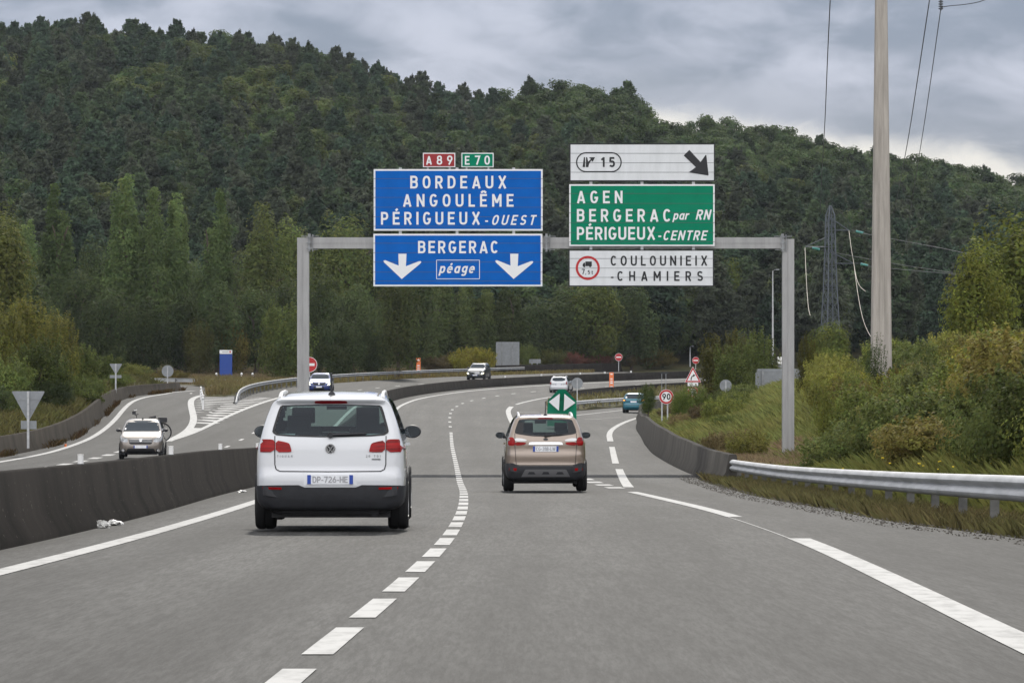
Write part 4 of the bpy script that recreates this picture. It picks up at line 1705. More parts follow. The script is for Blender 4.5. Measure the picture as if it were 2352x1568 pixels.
def surface_nets(Fd, o, h):
    S = Fd < 0
    nx, ny, nz = Fd.shape
    sl = lambda i, n: slice(i, n - 1 + i)
    cor = [(i, j, k) for i in (0, 1) for j in (0, 1) for k in (0, 1)]
    cnt = sum(S[sl(i, nx), sl(j, ny), sl(k, nz)].astype(np.int8) for i, j, k in cor)
    act = (cnt > 0) & (cnt < 8)
    idx = -np.ones(act.shape, np.int64)
    ii = np.argwhere(act)
    idx[act] = np.arange(len(ii))
    pos = np.zeros((len(ii), 3))
    num = np.zeros(len(ii))
    for a in cor:
        for ax in range(3):
            if a[ax]:
                continue
            b = list(a)
            b[ax] = 1
            fa = Fd[ii[:, 0] + a[0], ii[:, 1] + a[1], ii[:, 2] + a[2]]
            fb = Fd[ii[:, 0] + b[0], ii[:, 1] + b[1], ii[:, 2] + b[2]]
            m = (fa < 0) != (fb < 0)
            t = np.where(m, fa / np.where(fa == fb, 1, fa - fb), 0)
            p = np.array(a, float)[None] + np.zeros((len(ii), 3))
            p[:, ax] += t
            pos += p * m[:, None]
            num += m
    V = (ii + pos / num[:, None]) * h + o
    Q = []
    for ax in range(3):
        u, v = (ax + 1) % 3, (ax + 2) % 3
        s0 = [slice(None)] * 3
        s1 = [slice(None)] * 3
        s0[ax], s1[ax] = slice(0, -1), slice(1, None)
        A, B = S[tuple(s0)], S[tuple(s1)]
        ed = np.argwhere(A != B)
        n = np.array(Fd.shape)
        ok = (ed[:, u] > 0) & (ed[:, v] > 0) & (ed[:, u] < n[u] - 1) & (ed[:, v] < n[v] - 1)
        ed = ed[ok]
        ina = A[ed[:, 0], ed[:, 1], ed[:, 2]]

        def cell(du, dv):
            e = ed.copy()
            e[:, u] -= du
            e[:, v] -= dv
            return idx[e[:, 0], e[:, 1], e[:, 2]]
        q = np.stack([cell(1, 1), cell(0, 1), cell(0, 0), cell(1, 0)], 1)
        q[~ina] = q[~ina][:, ::-1]
        Q.append(q)
    Q = np.concatenate(Q)
    return V, Q[(Q >= 0).all(1)]


class Car:
    """body carved from side, front and plan outlines; y runs forward from the rear bumper"""

    def __init__(s, name, label, cat, spec, loc, heading, group=None):
        s.sp = spec
        s.L, s.W = spec['L'], spec['W']
        s.root = empty(name, loc, heading)
        tag(s.root, label, cat, group)
        s.side = chaikin(spec['side'], 1)
        s.front2, s.plan2 = (chaikin(spec[k] + [(-a, b) for a, b in spec[k][1:-1][::-1]], 1) for k in ('front', 'plan'))
        s.mesh()

    def field(s, x, y, z, ds=None, df=None, dp=None):
        sp = s.sp
        ds = poly_sdf(y, z, s.side) if ds is None else ds
        df = poly_sdf(x, z, s.front2) if df is None else df
        dp = poly_sdf(x, y, s.plan2) if dp is None else dp
        f = smax(smax(ds, df, sp.get('k1', .10)), dp, sp.get('k2', .16))
        for ya in sp['axles']:
            hyp = np.hypot(y - ya, z - sp['r'])
            dw = np.maximum(hyp - (sp['r'] + .045), (s.W / 2 - .34) - np.abs(x))
            f = smax(f, -dw, .012)
        for (c, d, k) in sp.get('cuts', ()):
            q = np.maximum(np.maximum(np.abs(np.abs(x) - c[0]) - d[0], np.abs(y - c[1]) - d[1]), np.abs(z - c[2]) - d[2])
            f = smax(f, -q, k)
        return f

    def mesh(s):
        h = s.sp['h']
        o = np.array([-s.W / 2 - .06, -.08, .08])
        n = np.ceil((np.array([s.W + .12, s.L + .16, s.sp['H'] + .05 - .08])) / h).astype(int) + 1
        gx_, gy_, gz_ = (o[i] + h * np.arange(n[i]) for i in range(3))
        ds = poly_sdf(*np.meshgrid(gy_, gz_, indexing='ij'), s.side)[None, :, :]
        df = poly_sdf(*np.meshgrid(gx_, gz_, indexing='ij'), s.front2)[:, None, :]
        dp = poly_sdf(*np.meshgrid(gx_, gy_, indexing='ij'), s.plan2)[:, :, None]
        Xg, Yg, Zg = np.meshgrid(gx_, gy_, gz_, indexing='ij', sparse=True)
        Fd = s.field(Xg, Yg, Zg, ds, df, dp)
        V, Q = surface_nets(Fd, o, h)
        e = h * .35
        for _ in range(2):
            f0 = s.field(V[:, 0], V[:, 1], V[:, 2])
            g = np.stack([(s.field(*(V + np.eye(3)[i] * e).T) - f0) / e for i in range(3)], 1)
            st = np.clip(f0 / np.maximum((g * g).sum(1), .25), -h, h)
            V = V - g * st[:, None]
        s.V, s.Q = V, Q
        s.bvh = BVHTree.FromPolygons([tuple(v) for v in V], [tuple(int(i) for i in q) for q in Q])

    VIEW = {'rear': ((0, 1, 0), lambda a, b, s: (a, -1.0, b)), 'front': ((0, -1, 0), lambda a, b, s: (a, s.L + 1.0, b)),
            'right': ((-1, 0, 0), lambda a, b, s: (2.0, a, b)), 'left': ((1, 0, 0), lambda a, b, s: (-2.0, a, b)), 'top': ((0, 0, -1), lambda a, b, s: (a, b, 3.0))}

    def patch(s, name, view, poly, mat, off=.006, res=.05, rnd=1, parent=None, skirt=.03, label=None, cut=False, flat=False):
        d, fo = s.VIEW[view]
        d = Vector(d)
        poly = chaikin(poly, rnd) if rnd else poly
        poly = [q for a, b in zip(poly, list(poly[1:]) + [poly[0]]) for q in dens([a, b], res)[:-1]]
        pts = [Vector(p) for p in poly]
        n = len(pts)
        xs, ys = [p.x for p in pts], [p.y for p in pts]
        ex = []
        for a in np.arange(min(xs) + res * .5, max(xs), res):
            for b in np.arange(min(ys) + res * .5, max(ys), res):
                if poly_sdf(np.array([a]), np.array([b]), poly)[0] < -res * .35:
                    ex.append(Vector((a, b)))
        r = delaunay_2d_cdt(pts + ex, [], [list(range(n))], 1, 1e-5)
        V, last = [], None
        for v in r[0]:
            og = Vector(fo(v.x, v.y, s))
            hit = s.bvh.ray_cast(og, d)
            if hit[0] is None:
                q = s.bvh.find_nearest(og + d * 1.2)
                dep = (q[0] - og).dot(d)
            else:
                dep = (hit[0] - og).dot(d)
            V.append(og + d * (dep - off))
        if flat:
            k = sorted((v - Vector(fo(0, 0, s))).dot(d) for v in V)[0]
            V = [v + d * (k - (v - Vector(fo(0, 0, s))).dot(d)) for v in V]
        Fs = [tuple(f) for f in r[2]]
        cnt = {}
        for f in Fs:
            for i in range(len(f)):
                e = (f[i], f[(i + 1) % len(f)])
                cnt[tuple(sorted(e))] = cnt.get(tuple(sorted(e)), 0) + 1
        nv = len(V)
        ring = {}
        for f in list(Fs):
            for i in range(len(f)):
                e = (f[i], f[(i + 1) % len(f)])
                if cnt[tuple(sorted(e))] == 1:
                    for q in e:
                        if q not in ring:
                            ring[q] = len(V)
                            V.append(V[q] + d * skirt)
                    Fs.append((e[1], e[0], ring[e[0]], ring[e[1]]))
        o = MB().add(V, Fs).build(name, mat, parent or s.root, smooth=True)
        if label:
            o['label'] = label
        if cut:
            s.cuts.append((view, poly))
        return o

    cuts = ()

    def body(s, mat, name='body'):
        V, Q = s.V, s.Q
        if s.cuts:
            c = V[Q].mean(1)
            keep = np.ones(len(Q), bool)
            for view, poly in s.cuts:
                if view in ('rear', 'front'):
                    inn = poly_sdf(c[:, 0], c[:, 2], poly) < -.02
                    inn &= (c[:, 1] < s.L * .35) if view == 'rear' else (c[:, 1] > s.L * .5)
                else:
                    inn = poly_sdf(c[:, 1], c[:, 2], poly) < -.02
                    inn &= (c[:, 0] > .3) if view == 'right' else (c[:, 0] < -.3)
                keep &= ~inn
            Q = Q[keep]
        me = np_mesh(name, V, Q, mat, smooth=True)
        me.materials.append(PLASTIC)
        zc = V[Q].mean(1)[:, 2]
        if len(me.polygons) == len(zc):
            me.polygons.foreach_set('material_index', (zc < s.sp.get('zdark', .27)).astype(np.int32))
        me.set_sharp_from_angle(angle=R(42))
        return link(bpy.data.objects.new(name, me), s.root)

    def wheels(s, tw=.225, rimmat=None):
        r = s.sp['r']
        rimmat = rimmat or RIM
        for ya in s.sp['axles']:
            for sg in (-1, 1):
                M = Matrix.Translation((sg * (s.W / 2 - tw / 2 - .025), ya, r)) @ Matrix.Rotation(R(90) * sg, 4, 'Y')
                m = MB()
                w = tw / 2
                m.lathe([(r * .62, -w), (r * .9, -w), (r * .975, -w * .82), (r, -w * .6), (r, -.012), (r - .01, -.008), (r - .01, .008), (r, .012), (r, w * .6), (r * .975, w * .82), (r * .9, w), (r * .62, w * .96)], 36, M)
                o = m.build('wheel', RUBBER, s.root, smooth=True)
                m = MB()
                m.lathe([(r * .63, w * .7), (r * .64, w * .99), (r * .58, w * .99), (r * .55, w * .55), (r * .16, w * .6), (r * .15, w * .8), (.01, w * .82)], 30, M)
                for k in range(5):
                    t = 2 * math.pi * k / 5
                    m.box((0, 0, 0), (1, 1, 1), M=M @ Matrix.Rotation(t, 4, 'Z') @ Matrix.Translation((r * .36, 0, w * .72)) @ Matrix.Diagonal((r * .5, .07, .04, 1)))
                m.build('rim', rimmat, o)

    def mirrors(s, x, y, z, w=.20, h=.15, mat=None, glass='rear'):
        for sg in (-1, 1):
            m = MB()
            prof = [(.25, 0), (.85, .015), (1, .05), (.95, .09), (.6, .13), (.05, .15)]
            M = Matrix.Translation((sg * (x - w / 2), y, z)) @ Matrix.Rotation(R(-90), 4, 'X') @ Matrix.Diagonal((w / 2, h / 2, 1, 1))
            m.lathe([(math.sqrt(a), b) for a, b in prof], 20, M)
            m.box((sg * (x - w - .03), y + .07, z - h * .32), (.14, .07, .05))
            o = m.build('mirror', mat or PLASTIC, s.root, smooth=True)
            m = MB()
            m.lathe([(.86, 0), (.86, .004)], 20, Matrix.Translation((sg * (x - w / 2), y - .006, z)) @ Matrix.Rotation(R(-90), 4, 'X') @ Matrix.Diagonal((w / 2, h / 2, 1, 1)))
            m.build('mirror_glass', MIRROR, o)

    def plate(s, view, z0, z1, text=None, hw=.26, blue=True, y=None):
        o = s.patch('licence_plate', view, [(-hw, z0), (hw, z0), (hw, z1), (-hw, z1)], PLATE, .012, .09, 0, flat=True)
        v = min(v.co.y for v in o.data.vertices) if view == 'rear' else max(v.co.y for v in o.data.vertices)
        sg = -1 if view == 'rear' else 1
        if blue:
            m = MB()
            for q in (-1, 1):
                m.box((q * (hw - .021), v + sg * .002, (z0 + z1) / 2), (.042, .004, z1 - z0 - .004))
            m.build('plate_band', PLATEB, o)
        if text:
            m = MB()
            M = Matrix.Identity(4) if view == 'rear' else Matrix.Rotation(math.pi, 4, 'Z')
            text_into(m, text, -hw + .06, hw - .06, z0 + .018, z1 - .018, -abs(v) - .004 if view == 'rear' and v < 0 else (v - .004 if view == 'rear' else -v - .004), weight=.15, M=M)
            m.build('plate_text', PLATET, o, fix=False)
        return o

    def mir(s, name, view, poly, mat, **kw):
        for sg in (1, -1):
            q = [(sg * a, b) for a, b in poly]
            s.patch(name, view, q[::sg], mat, **kw)


def heading(dx):
    return -math.atan(dx)


def place(x, y, lift=0.0):
    return (x, y, float(zr(x, y)) + lift)


def rails(c, x, y0, y1, mat, h=.045, r=.02):
    for sg in (-1, 1):
        def zt(y):
            q = c.bvh.ray_cast(Vector((sg * x, y, 3)), Vector((0, 0, -1)))
            return q[0].z if q[0] is not None else 1.5
        ys = np.linspace(y0, y1, 9)
        pts = []
        for i, y in enumerate(ys):
            k = 0 if i in (0, 8) else 1
            pts.append((sg * x, y, zt(y) - .01 + (h if k else 0)))
        MB().tube(pts, [r * 1.3] + [r] * 7 + [r * 1.3], 8).build('roof_rail', mat, c.root, smooth=True)


def antenna(c, y, L, rake, r=.008):
    q = c.bvh.ray_cast(Vector((0, y, 3)), Vector((0, 0, -1)))[0]
    m = MB()
    m.lathe([(.045, -.01), (.035, .02), (.012, .045)], 12, Matrix.Translation(q))
    m.tube([q + Vector((0, 0, .02)), q + Vector((0, -rake, L))], [r * 1.4, r], 6)
    m.build('antenna', PLASTIC, c.root, smooth=True)


def seats(c, rows, x=.37, hr=1.28, z0=.45):
    for y in rows:
        for sg in (-1, 1):
            m = MB()
            m.box((sg * x, y, (z0 + hr - .22) / 2 + .05), (.44, .12, hr - .25 - z0), M=None)
            m.box((sg * x, y + .25, z0), (.46, .5, .14))
            o = m.build('seat', SEATM, c.root)
            md = o.modifiers.new('round', 'BEVEL')
            md.width = .05
            md.segments = 3
            m = MB()
            m.box((sg * x, y - .02, hr - .05), (.27, .09, .19))
            m.box((sg * x, y, hr - .18), (.12, .03, .12))
            h = m.build('headrest', SEATM, o)
            md = h.modifiers.new('round', 'BEVEL')
            md.width = .035
            md.segments = 3


def wiper(c, p0, p1, view='rear'):
    d, fo = c.VIEW[view]
    d = Vector(d)
    pts = []
    for t in np.linspace(0, 1, 9):
        a, b = p0[0] + (p1[0] - p0[0]) * t, p0[1] + (p1[1] - p0[1]) * t
        og = Vector(fo(a, b, c))
        q = c.bvh.ray_cast(og, d)[0]
        pts.append(q - d * .03)
    m = MB()
    m.tube(pts, [.022, .02, .016, .013, .012, .011, .01, .009, .008], 6)
    m.lathe([(.035, 0), (.03, .03)], 12, Matrix.Translation(pts[0] - d * .0) @ Matrix.Rotation(R(90), 4, 'X'))
    m.build('wiper', PLASTIC, c.root, smooth=True)


def strip_patch(c, name, view, path, w, mat, off=.0035):
    L, Q = stroke_poly(path, w)
    d, fo = c.VIEW[view]
    d = Vector(d)
    m = MB()

    def pr(p):
        og = Vector(fo(p.x, p.y, c))
        q = c.bvh.ray_cast(og, d)[0]
        return (q - d * off) if q is not None else og + d * 1.0
    m.strip([pr(p) for p in L], [pr(p) for p in Q])
    m.build(name, mat, c.root, fix=False)


def dens(path, step=.06):
    out = []
    for a, b in zip(path[:-1], path[1:]):
        a, b = np.array(a, float), np.array(b, float)
        k = max(1, int(np.linalg.norm(b - a) / step))
        out += [tuple(a + (b - a) * i / k) for i in range(k)]
    out.append(tuple(path[-1]))
    return out


GAP = pmat('panel_gap', (.02, .02, .022), .7, .2)


# ---- white SUV, seen from behind
def white_suv():
    sp = dict(zdark=.375, L=4.43, W=1.81, H=1.68, h=.023, r=.345, axles=(.86, 3.46), k1=.11, k2=.17,
              side=[(.12, .22), (.03, .36), (0, .50), (-.005, .62), (.02, .705), (.075, .735), (.085, .85), (.10, 1.0), (.14, 1.11), (.30, 1.38), (.36, 1.49), (.30, 1.535), (.34, 1.575), (.8, 1.63), (1.4, 1.665), (2.1, 1.655), (2.65, 1.57), (3.25, 1.13), (3.5, 1.04), (4.1, .95), (4.36, .80), (4.43, .6), (4.41, .38), (4.25, .22)],
              front=[(0, .19), (.70, .19), (.86, .30), (.895, .45), (.905, .60), (.905, .78), (.895, .93), (.865, 1.03), (.825, 1.09), (.735, 1.34), (.675, 1.50), (.60, 1.60), (.45, 1.645), (0, 1.665)],
              plan=[(0, -.02), (.52, .0), (.74, .045), (.85, .16), (.89, .40), (.905, .9), (.905, 3.3), (.88, 3.9), (.80, 4.22), (.55, 4.38), (0, 4.45)])
    c = Car('suv', 'white SUV in the left lane seen from behind, nearest car', 'car', sp, place(-2.10, 48.75), heading(-.012))
    c.root.scale = (1.018, 1, .985)
    c.cuts = []
    P = paint('white_paint', (.56, .575, .60), 0, .3)
    win = [(-.665, 1.165), (-.60, 1.125), (0, 1.108), (.60, 1.125), (.665, 1.165), (.655, 1.22), (.588, 1.462), (.55, 1.485), (0, 1.495), (-.55, 1.485), (-.588, 1.462), (-.655, 1.22)]
    c.patch('rear_window', 'rear', win, GLASS, .006, .05, 1, cut=True, skirt=.0)
    # opaque black edge of the pane
    rim = MB()
    W1 = chaikin(win, 1)
    W2 = [(x * .955, 1.30 + (z - 1.30) * .91) for x, z in W1]

    def pr(p, off):
        q = c.bvh.ray_cast(Vector((p[0], -1, p[1])), Vector((0, 1, 0)))[0]
        return q - Vector((0, off, 0))
    rim.strip([pr(p, .008) for p in W1 + W1[:1]], [pr(p, .008) for p in W2 + W2[:1]])
    rim.build('window_edge', BLACK, c.root, fix=False)
    wsh = [(-.70, 1.16), (.70, 1.16), (.60, 1.52), (-.60, 1.52)]
    c.patch('windscreen', 'front', wsh, GLASS_C, .006, .08, 1, cut=True, skirt=0)
    for v in ('right', 'left'):
        c.patch('side_window', v, [(.55, 1.16), (.95, 1.13), (2.0, 1.11), (3.0, 1.10), (2.62, 1.42), (2.3, 1.53), (1.3, 1.56), (.75, 1.50)], GLASS, .006, .08, 1, cut=True, skirt=0)
    c.body(P)
    c.patch('bumper_cladding', 'rear', [(-.64, .215), (.64, .215), (.76, .30), (.80, .42), (.80, .545), (.60, .55), (.36, .552), (.29, .525), (-.29, .525), (-.36, .552), (-.60, .55), (-.80, .545), (-.80, .42), (-.76, .30)], PLASTIC, .014, .05, 0)
    for v in ('right', 'left'):
        c.patch('corner_cladding', v, [(.12, .28), (.42, .28), (.42, .40), (.47, .53), (.03, .545), (.03, .43)], PLASTIC, .007, .05, 0)
    for v in ('right', 'left'):
        c.patch('sill_cladding', v, [(1.25, .22), (3.08, .22), (3.08, .40), (1.25, .40)], PLASTIC, .006, .09, 0)
        c.patch('door_handle', v, [(1.42, .985), (1.60, .985), (1.60, 1.015), (1.42, 1.015)], P, .03, .05, 0)
        c.patch('door_handle', v, [(2.35, .965), (2.53, .965), (2.53, .995), (2.35, .995)], P, .03, .05, 0)
        strip_patch(c, 'door_gap', v, dens([(1.22, 1.06), (1.12, .72), (1.28, .42)]), .008, GAP)
        strip_patch(c, 'door_gap', v, dens([(2.22, 1.08), (2.20, .42)]), .008, GAP)
    MB().box((0, 1.9, .21), (1.35, 3.2, .10)).build('underbody', BLACK, c.root)
    m = MB()
    m.tube([(.5, .22, .225), (.5, .9, .24)], .05, 10)
    m.box((0, .42, .26), (1.1, .35, .13))
    m.build('exhaust', PLASTIC, c.root)
    c.mir('tail_light', 'rear', [(.848, .935), (.852, .985), (.80, 1.085), (.70, 1.088), (.632, 1.078), (.632, .935)], LAMP_R, off=.012, res=.035, rnd=1)
    c.mir('tail_light', 'rear', [(.622, .935), (.622, 1.076), (.50, 1.052), (.462, 1.035), (.438, .945), (.455, .935)], LAMP_R, off=.012, res=.035, rnd=1)
    c.mir('reflector', 'rear', [(.55, .498), (.77, .503), (.77, .530), (.55, .524)], LAMP_R, off=.026, res=.05, rnd=0)
    c.patch('brake_light', 'rear', [(-.175, 1.500), (.175, 1.500), (.19, 1.512), (.175, 1.536), (-.175, 1.536), (-.19, 1.512)], LAMP_DR, .008, .05, 1)
    c.patch('plate_recess', 'rear', [(-.30, .545), (.30, .545), (.33, .70), (-.33, .70)], P, .004, .08, 0)
    c.plate('rear', .562, .672, 'DP-726-HE')
    strip_patch(c, 'tailgate_gap', 'rear', dens([(-.632, 1.125), (-.632, .95), (-.63, .79), (-.615, .735), (-.57, .712), (0, .708), (.57, .712), (.615, .735), (.63, .79), (.632, .95), (.632, 1.125)]), .011, GAP, .005)
    m = MB()
    M = Matrix.Translation((0, 0, 0))
    yb = c.bvh.ray_cast(Vector((0, -1, .975)), Vector((0, 1, 0)))[0].y - .012
    ring_into(m, 0, .975, .045, .057, yb)
    for pl in ([(-.033, 1.008), (-.010, .985), (0, .972)], [(.033, 1.008), (.010, .985), (0, .972)], [(-.042, .985), (-.022, .935), (0, .968)], [(.042, .985), (.022, .935), (0, .968)]):
        L, Q = stroke_poly(pl, .011)
        m.strip([(p.x, yb - .001, p.y) for p in L], [(p.x, yb - .001, p.y) for p in Q])
    em = m.build('emblem', CHROME, c.root, fix=False)
    m = MB()
    m.lathe([(.055, 0), (.055, .006)], 28, Matrix.Translation((0, yb + .008, .975)) @ Matrix.Rotation(R(90), 4, 'X'))
    m.build('emblem_disc', PLASTIC, em)
    m = MB()
    yb2 = c.bvh.ray_cast(Vector((.5, -1, .89)), Vector((0, 1, 0)))[0].y - .006
    G2 = dict(weight=.16)
    text_into(m, 'TIGUAN', -.605, -.43, .875, .902, yb2, **G2)
    text_into(m, '2', .405, None, .875, .902, yb2, **G2)
    text_into(m, '0', .435, None, .875, .902, yb2, **G2)
    text_into(m, 'TDI', .495, .57, .875, .902, yb2, **G2)
    m.box((.52, yb2, .852), (.10, .004, .016))
    m.build('lettering', GALV_DULL, c.root, fix=False)
    c.wheels(.235)
    c.mirrors(1.005, 2.95, 1.115, .215, .165)
    rails(c, .585, .52, 2.45, CHROME_W, .04, .022)
    antenna(c, .62, .26, .14)
    wiper(c, (0, 1.135), (.42, 1.155))
    MB().box((0, .55, .95), (1.3, .03, .30)).build('rear_shelf', INTERIOR, c.root)
    MB().box((0, 3.0, 1.0), (1.4, .45, .22)).build('dashboard', INTERIOR, c.root)
    seats(c, (1.35,), .40, 1.30)
    seats(c, (2.2,), .38, 1.38)
    MB().box((0, 2.62, 1.43), (.24, .04, .07)).build('inner_mirror', INTERIOR, c.root)
    strip_patch(c, 'roof_gap', 'top', dens([(-.53, .62), (-.53, 2.5)], .15), .02, GAP, .004)
    strip_patch(c, 'roof_gap', 'top', dens([(.53, .62), (.53, 2.5)], .15), .02, GAP, .004)
    return c


CHROME_W = pmat('rail_aluminium', (.72, .72, .71), .3, .5, .35)
white_suv()


def gold_suv():
    sp = dict(zdark=.36, L=4.10, W=1.765, H=1.63, h=.026, r=.335, axles=(.80, 3.32), k1=.11, k2=.17,
              side=[(.14, .22), (.04, .34), (.0, .46), (.0, .55), (.03, .60), (.02, .72), (.03, .80), (.06, .85), (.06, 1.0), (.08, 1.10), (.30, 1.40), (.36, 1.485), (.33, 1.52), (.42, 1.56), (.9, 1.60), (1.5, 1.615), (2.1, 1.58), (2.5, 1.49), (3.1, 1.10), (3.3, 1.03), (3.85, .93), (4.05, .76), (4.10, .55), (4.07, .35), (3.9, .22)],
              front=[(0, .19), (.70, .19), (.83, .29), (.872, .45), (.882, .62), (.875, .82), (.85, .98), (.81, 1.08), (.765, 1.15), (.69, 1.36), (.625, 1.50), (.55, 1.57), (.42, 1.60), (0, 1.615)],
              plan=[(0, -.02), (.50, .0), (.72, .06), (.82, .20), (.86, .45), (.882, .9), (.882, 3.0), (.86, 3.6), (.77, 3.92), (.5, 4.05), (0, 4.12)])
    c = Car('suv', 'beige gold compact SUV in the right lane seen from behind', 'car', sp, place(.69, 86.2), heading(-.014))
    c.cuts = []
    P = paint('gold_paint', (.265, .212, .172), .5, .33, flake=.08)
    win = [(-.64, 1.225), (-.60, 1.195), (-.30, 1.150), (0, 1.140), (.30, 1.150), (.60, 1.195), (.64, 1.225), (.555, 1.46), (.52, 1.485), (0, 1.492), (-.52, 1.485), (-.555, 1.46)]
    c.patch('rear_window', 'rear', win, GLASS, .006, .06, 1, cut=True, skirt=0)
    W1 = chaikin(win, 1)
    W2 = [(x * (.70 if abs(x) > .30 else .95), 1.32 + (z - 1.32) * .86) for x, z in W1]
    W2 = [(max(-.46, min(.46, x * .78)), z) for x, z in [(x, 1.32 + (z - 1.32) * .86) for x, z in W1]]
    m = MB()

    def pr(p, off):
        q = c.bvh.ray_cast(Vector((p[0], -1, p[1])), Vector((0, 1, 0)))[0]
        return q - Vector((0, off, 0))
    m.strip([pr(p, .008) for p in W1 + W1[:1]], [pr(p, .008) for p in W2 + W2[:1]])
    m.build('window_edge', BLACK, c.root, fix=False)
    c.patch('windscreen', 'front', [(-.66, 1.14), (.66, 1.14), (.56, 1.46), (-.56, 1.46)], GLASS_C, .006, .09, 1, cut=True, skirt=0)
    for v in ('right', 'left'):
        c.patch('side_window', v, [(.50, 1.22), (.95, 1.15), (2.0, 1.11), (2.9, 1.08), (2.5, 1.36), (2.2, 1.46), (1.2, 1.50), (.7, 1.44)], GLASS, .006, .09, 1, cut=True, skirt=0)
    c.body(P)
    c.patch('bumper_cladding', 'rear', [(-.64, .215), (.64, .215), (.74, .30), (.78, .42), (.78, .59), (.66, .58), (.65, .548), (-.65, .548), (-.66, .58), (-.78, .59), (-.78, .42), (-.74, .30)], PLASTIC, .008, .05, 0)
    for v in ('right', 'left'):
        c.patch('corner_cladding', v, [(.12, .28), (.37, .28), (.38, .42), (.44, .58), (.03, .60), (.03, .43)], PLASTIC, .008, .05, 0)
    c.patch('skid_plate', 'rear', [(-.50, .315), (.50, .315), (.42, .465), (.38, .47), (-.38, .47), (-.42, .465)], PLASTIC_G, .02, .07, 0)
    for x in (-.29, 0, .29):
        c.patch('skid_rib', 'rear', [(x - .08, .37), (x + .08, .37), (x + .05, .42), (x - .05, .42)], PLASTIC, .024, .07, 0)
    for v in ('right', 'left'):
        c.patch('sill_cladding', v, [(1.15, .22), (2.95, .22), (2.95, .42), (1.15, .42)], PLASTIC, .006, .09, 0)
        strip_patch(c, 'door_gap', v, dens([(1.15, 1.10), (1.08, .72), (1.2, .42)]), .008, GAP)
        c.patch('door_handle', v, [(1.35, .95), (1.52, .95), (1.52, .985), (1.35, .985)], P, .03, .05, 0)
    MB().box((0, 1.8, .225), (1.3, 3.0, .10)).build('underbody', BLACK, c.root)
    c.mir('tail_light', 'rear', [(.765, .955), (.775, 1.02), (.75, 1.125), (.66, 1.125), (.63, 1.06), (.63, .955)], LAMP_R, off=.012, res=.04)
    c.mir('tail_light', 'rear', [(.625, .955), (.625, 1.03), (.40, 1.02), (.41, .985), (.46, .965)], LAMP_R, off=.012, res=.04)
    c.mir('reversing_light', 'rear', [(.625, 1.04), (.635, 1.108), (.50, 1.105), (.385, 1.072), (.40, 1.045)], LAMP_W, off=.012, res=.04)
    c.mir('reflector', 'rear', [(.60, .44), (.755, .445), (.75, .50), (.59, .495)], LAMP_R, off=.028, res=.05, rnd=0)
    c.patch('chrome_strip', 'rear', [(-.35, .972), (.35, .972), (.335, 1.02), (.28, 1.028), (-.28, 1.028), (-.335, 1.02)], CHROME, .022, .06, 0)
    c.patch('brake_light', 'rear', [(-.16, 1.492), (.16, 1.492), (.13, 1.525), (-.13, 1.525)], LAMP_DR, .008, .05, 0)
    c.plate('rear', .83, .945, 'CG-318-LW')
    o = c.patch('emblem', 'rear', [(.05 * math.cos(t), 1.082 + .022 * math.sin(t)) for t in np.linspace(0, 6.0, 18)], PLASTIC, .008, .05, 0)
    strip_patch(c, 'tailgate_gap', 'rear', dens([(-.63, 1.20), (-.63, .95), (-.61, .66), (-.60, .56), (.60, .56), (.61, .66), (.63, .95), (.63, 1.20)]), .010, GAP, .005)
    c.wheels(.215)
    c.mirrors(1.0, 2.62, 1.115, .20, .145)
    rails(c, .545, .50, 2.1, CHROME_W, .05, .024)
    antenna(c, .50, .30, .10)
    wiper(c, (0, 1.16), (.34, 1.185))
    MB().box((0, 2.85, .98), (1.35, .4, .2)).build('dashboard', INTERIOR, c.root)
    seats(c, (1.35,), .38, 1.22)
    seats(c, (2.05,), .36, 1.34)
    MB().box((-.06, 2.42, 1.40), (.24, .04, .08)).build('inner_mirror', INTERIOR, c.root)
    return c


gold_suv()


def hatch_spec(L, W, H, nose=.95, wsb=1.02, h=.04, r=.31, suv=0.0, tail=.30, axles=None):
    return dict(L=L, W=W, H=H + .02, h=h, r=r, axles=axles or (.75, L - .85), k1=.11, k2=.17,
                side=[(.12, .20), (.0, .36), (.0, .58), (.05, .70), (.04, .92), (.08, wsb + .03), (tail - .04, H - .20), (tail + .02, H - .09), (tail + .3, H - .035), (1.2, H), (1.9, H - .01), (2.35, H - .07), (3.05, wsb + .03), (3.25, wsb - .03), (L - .38, nose - .10), (L - .08, nose - .24), (L, .52), (L - .03, .30), (L - .2, .20)],
                front=[(0, .18), (W / 2 - .18, .18), (W / 2 - .05, .28), (W / 2 - .01, .45), (W / 2, .62), (W / 2 - .012, .82), (W / 2 - .06, wsb - .05), (W / 2 - .11, wsb + .04), (W / 2 - .22, H - .17), (W / 2 - .31, H - .05), (W / 2 - .46, H - .01), (0, H)],
                plan=[(0, -.02), (.48, 0), (W / 2 - .17, .06), (W / 2 - .06, .22), (W / 2 - .01, .7), (W / 2, 1.2), (W / 2, L - 1.1), (W / 2 - .02, L - .55), (W / 2 - .12, L - .18), (W / 2 - .38, L - .04), (0, L + .02)])


def common_sides(c, wsb, H, tail=.35):
    for v in ('right', 'left'):
        c.patch('side_window', v, [(tail + .1, wsb + .09), (1.0, wsb + .05), (2.75, wsb + .03), (2.3, H - .17), (2.0, H - .10), (.9, H - .11), (tail + .3, H - .17)], GLASS_D, .006, .12, 1)
        c.patch('sill_cladding', v, [(1.15, .20), (c.L - 1.3, .20), (c.L - 1.3, .32), (1.15, .32)], PLASTIC, .006, .12, 0)
    MB().box((0, c.L / 2, .22), (1.2, c.L - .8, .08)).build('underbody', BLACK, c.root)


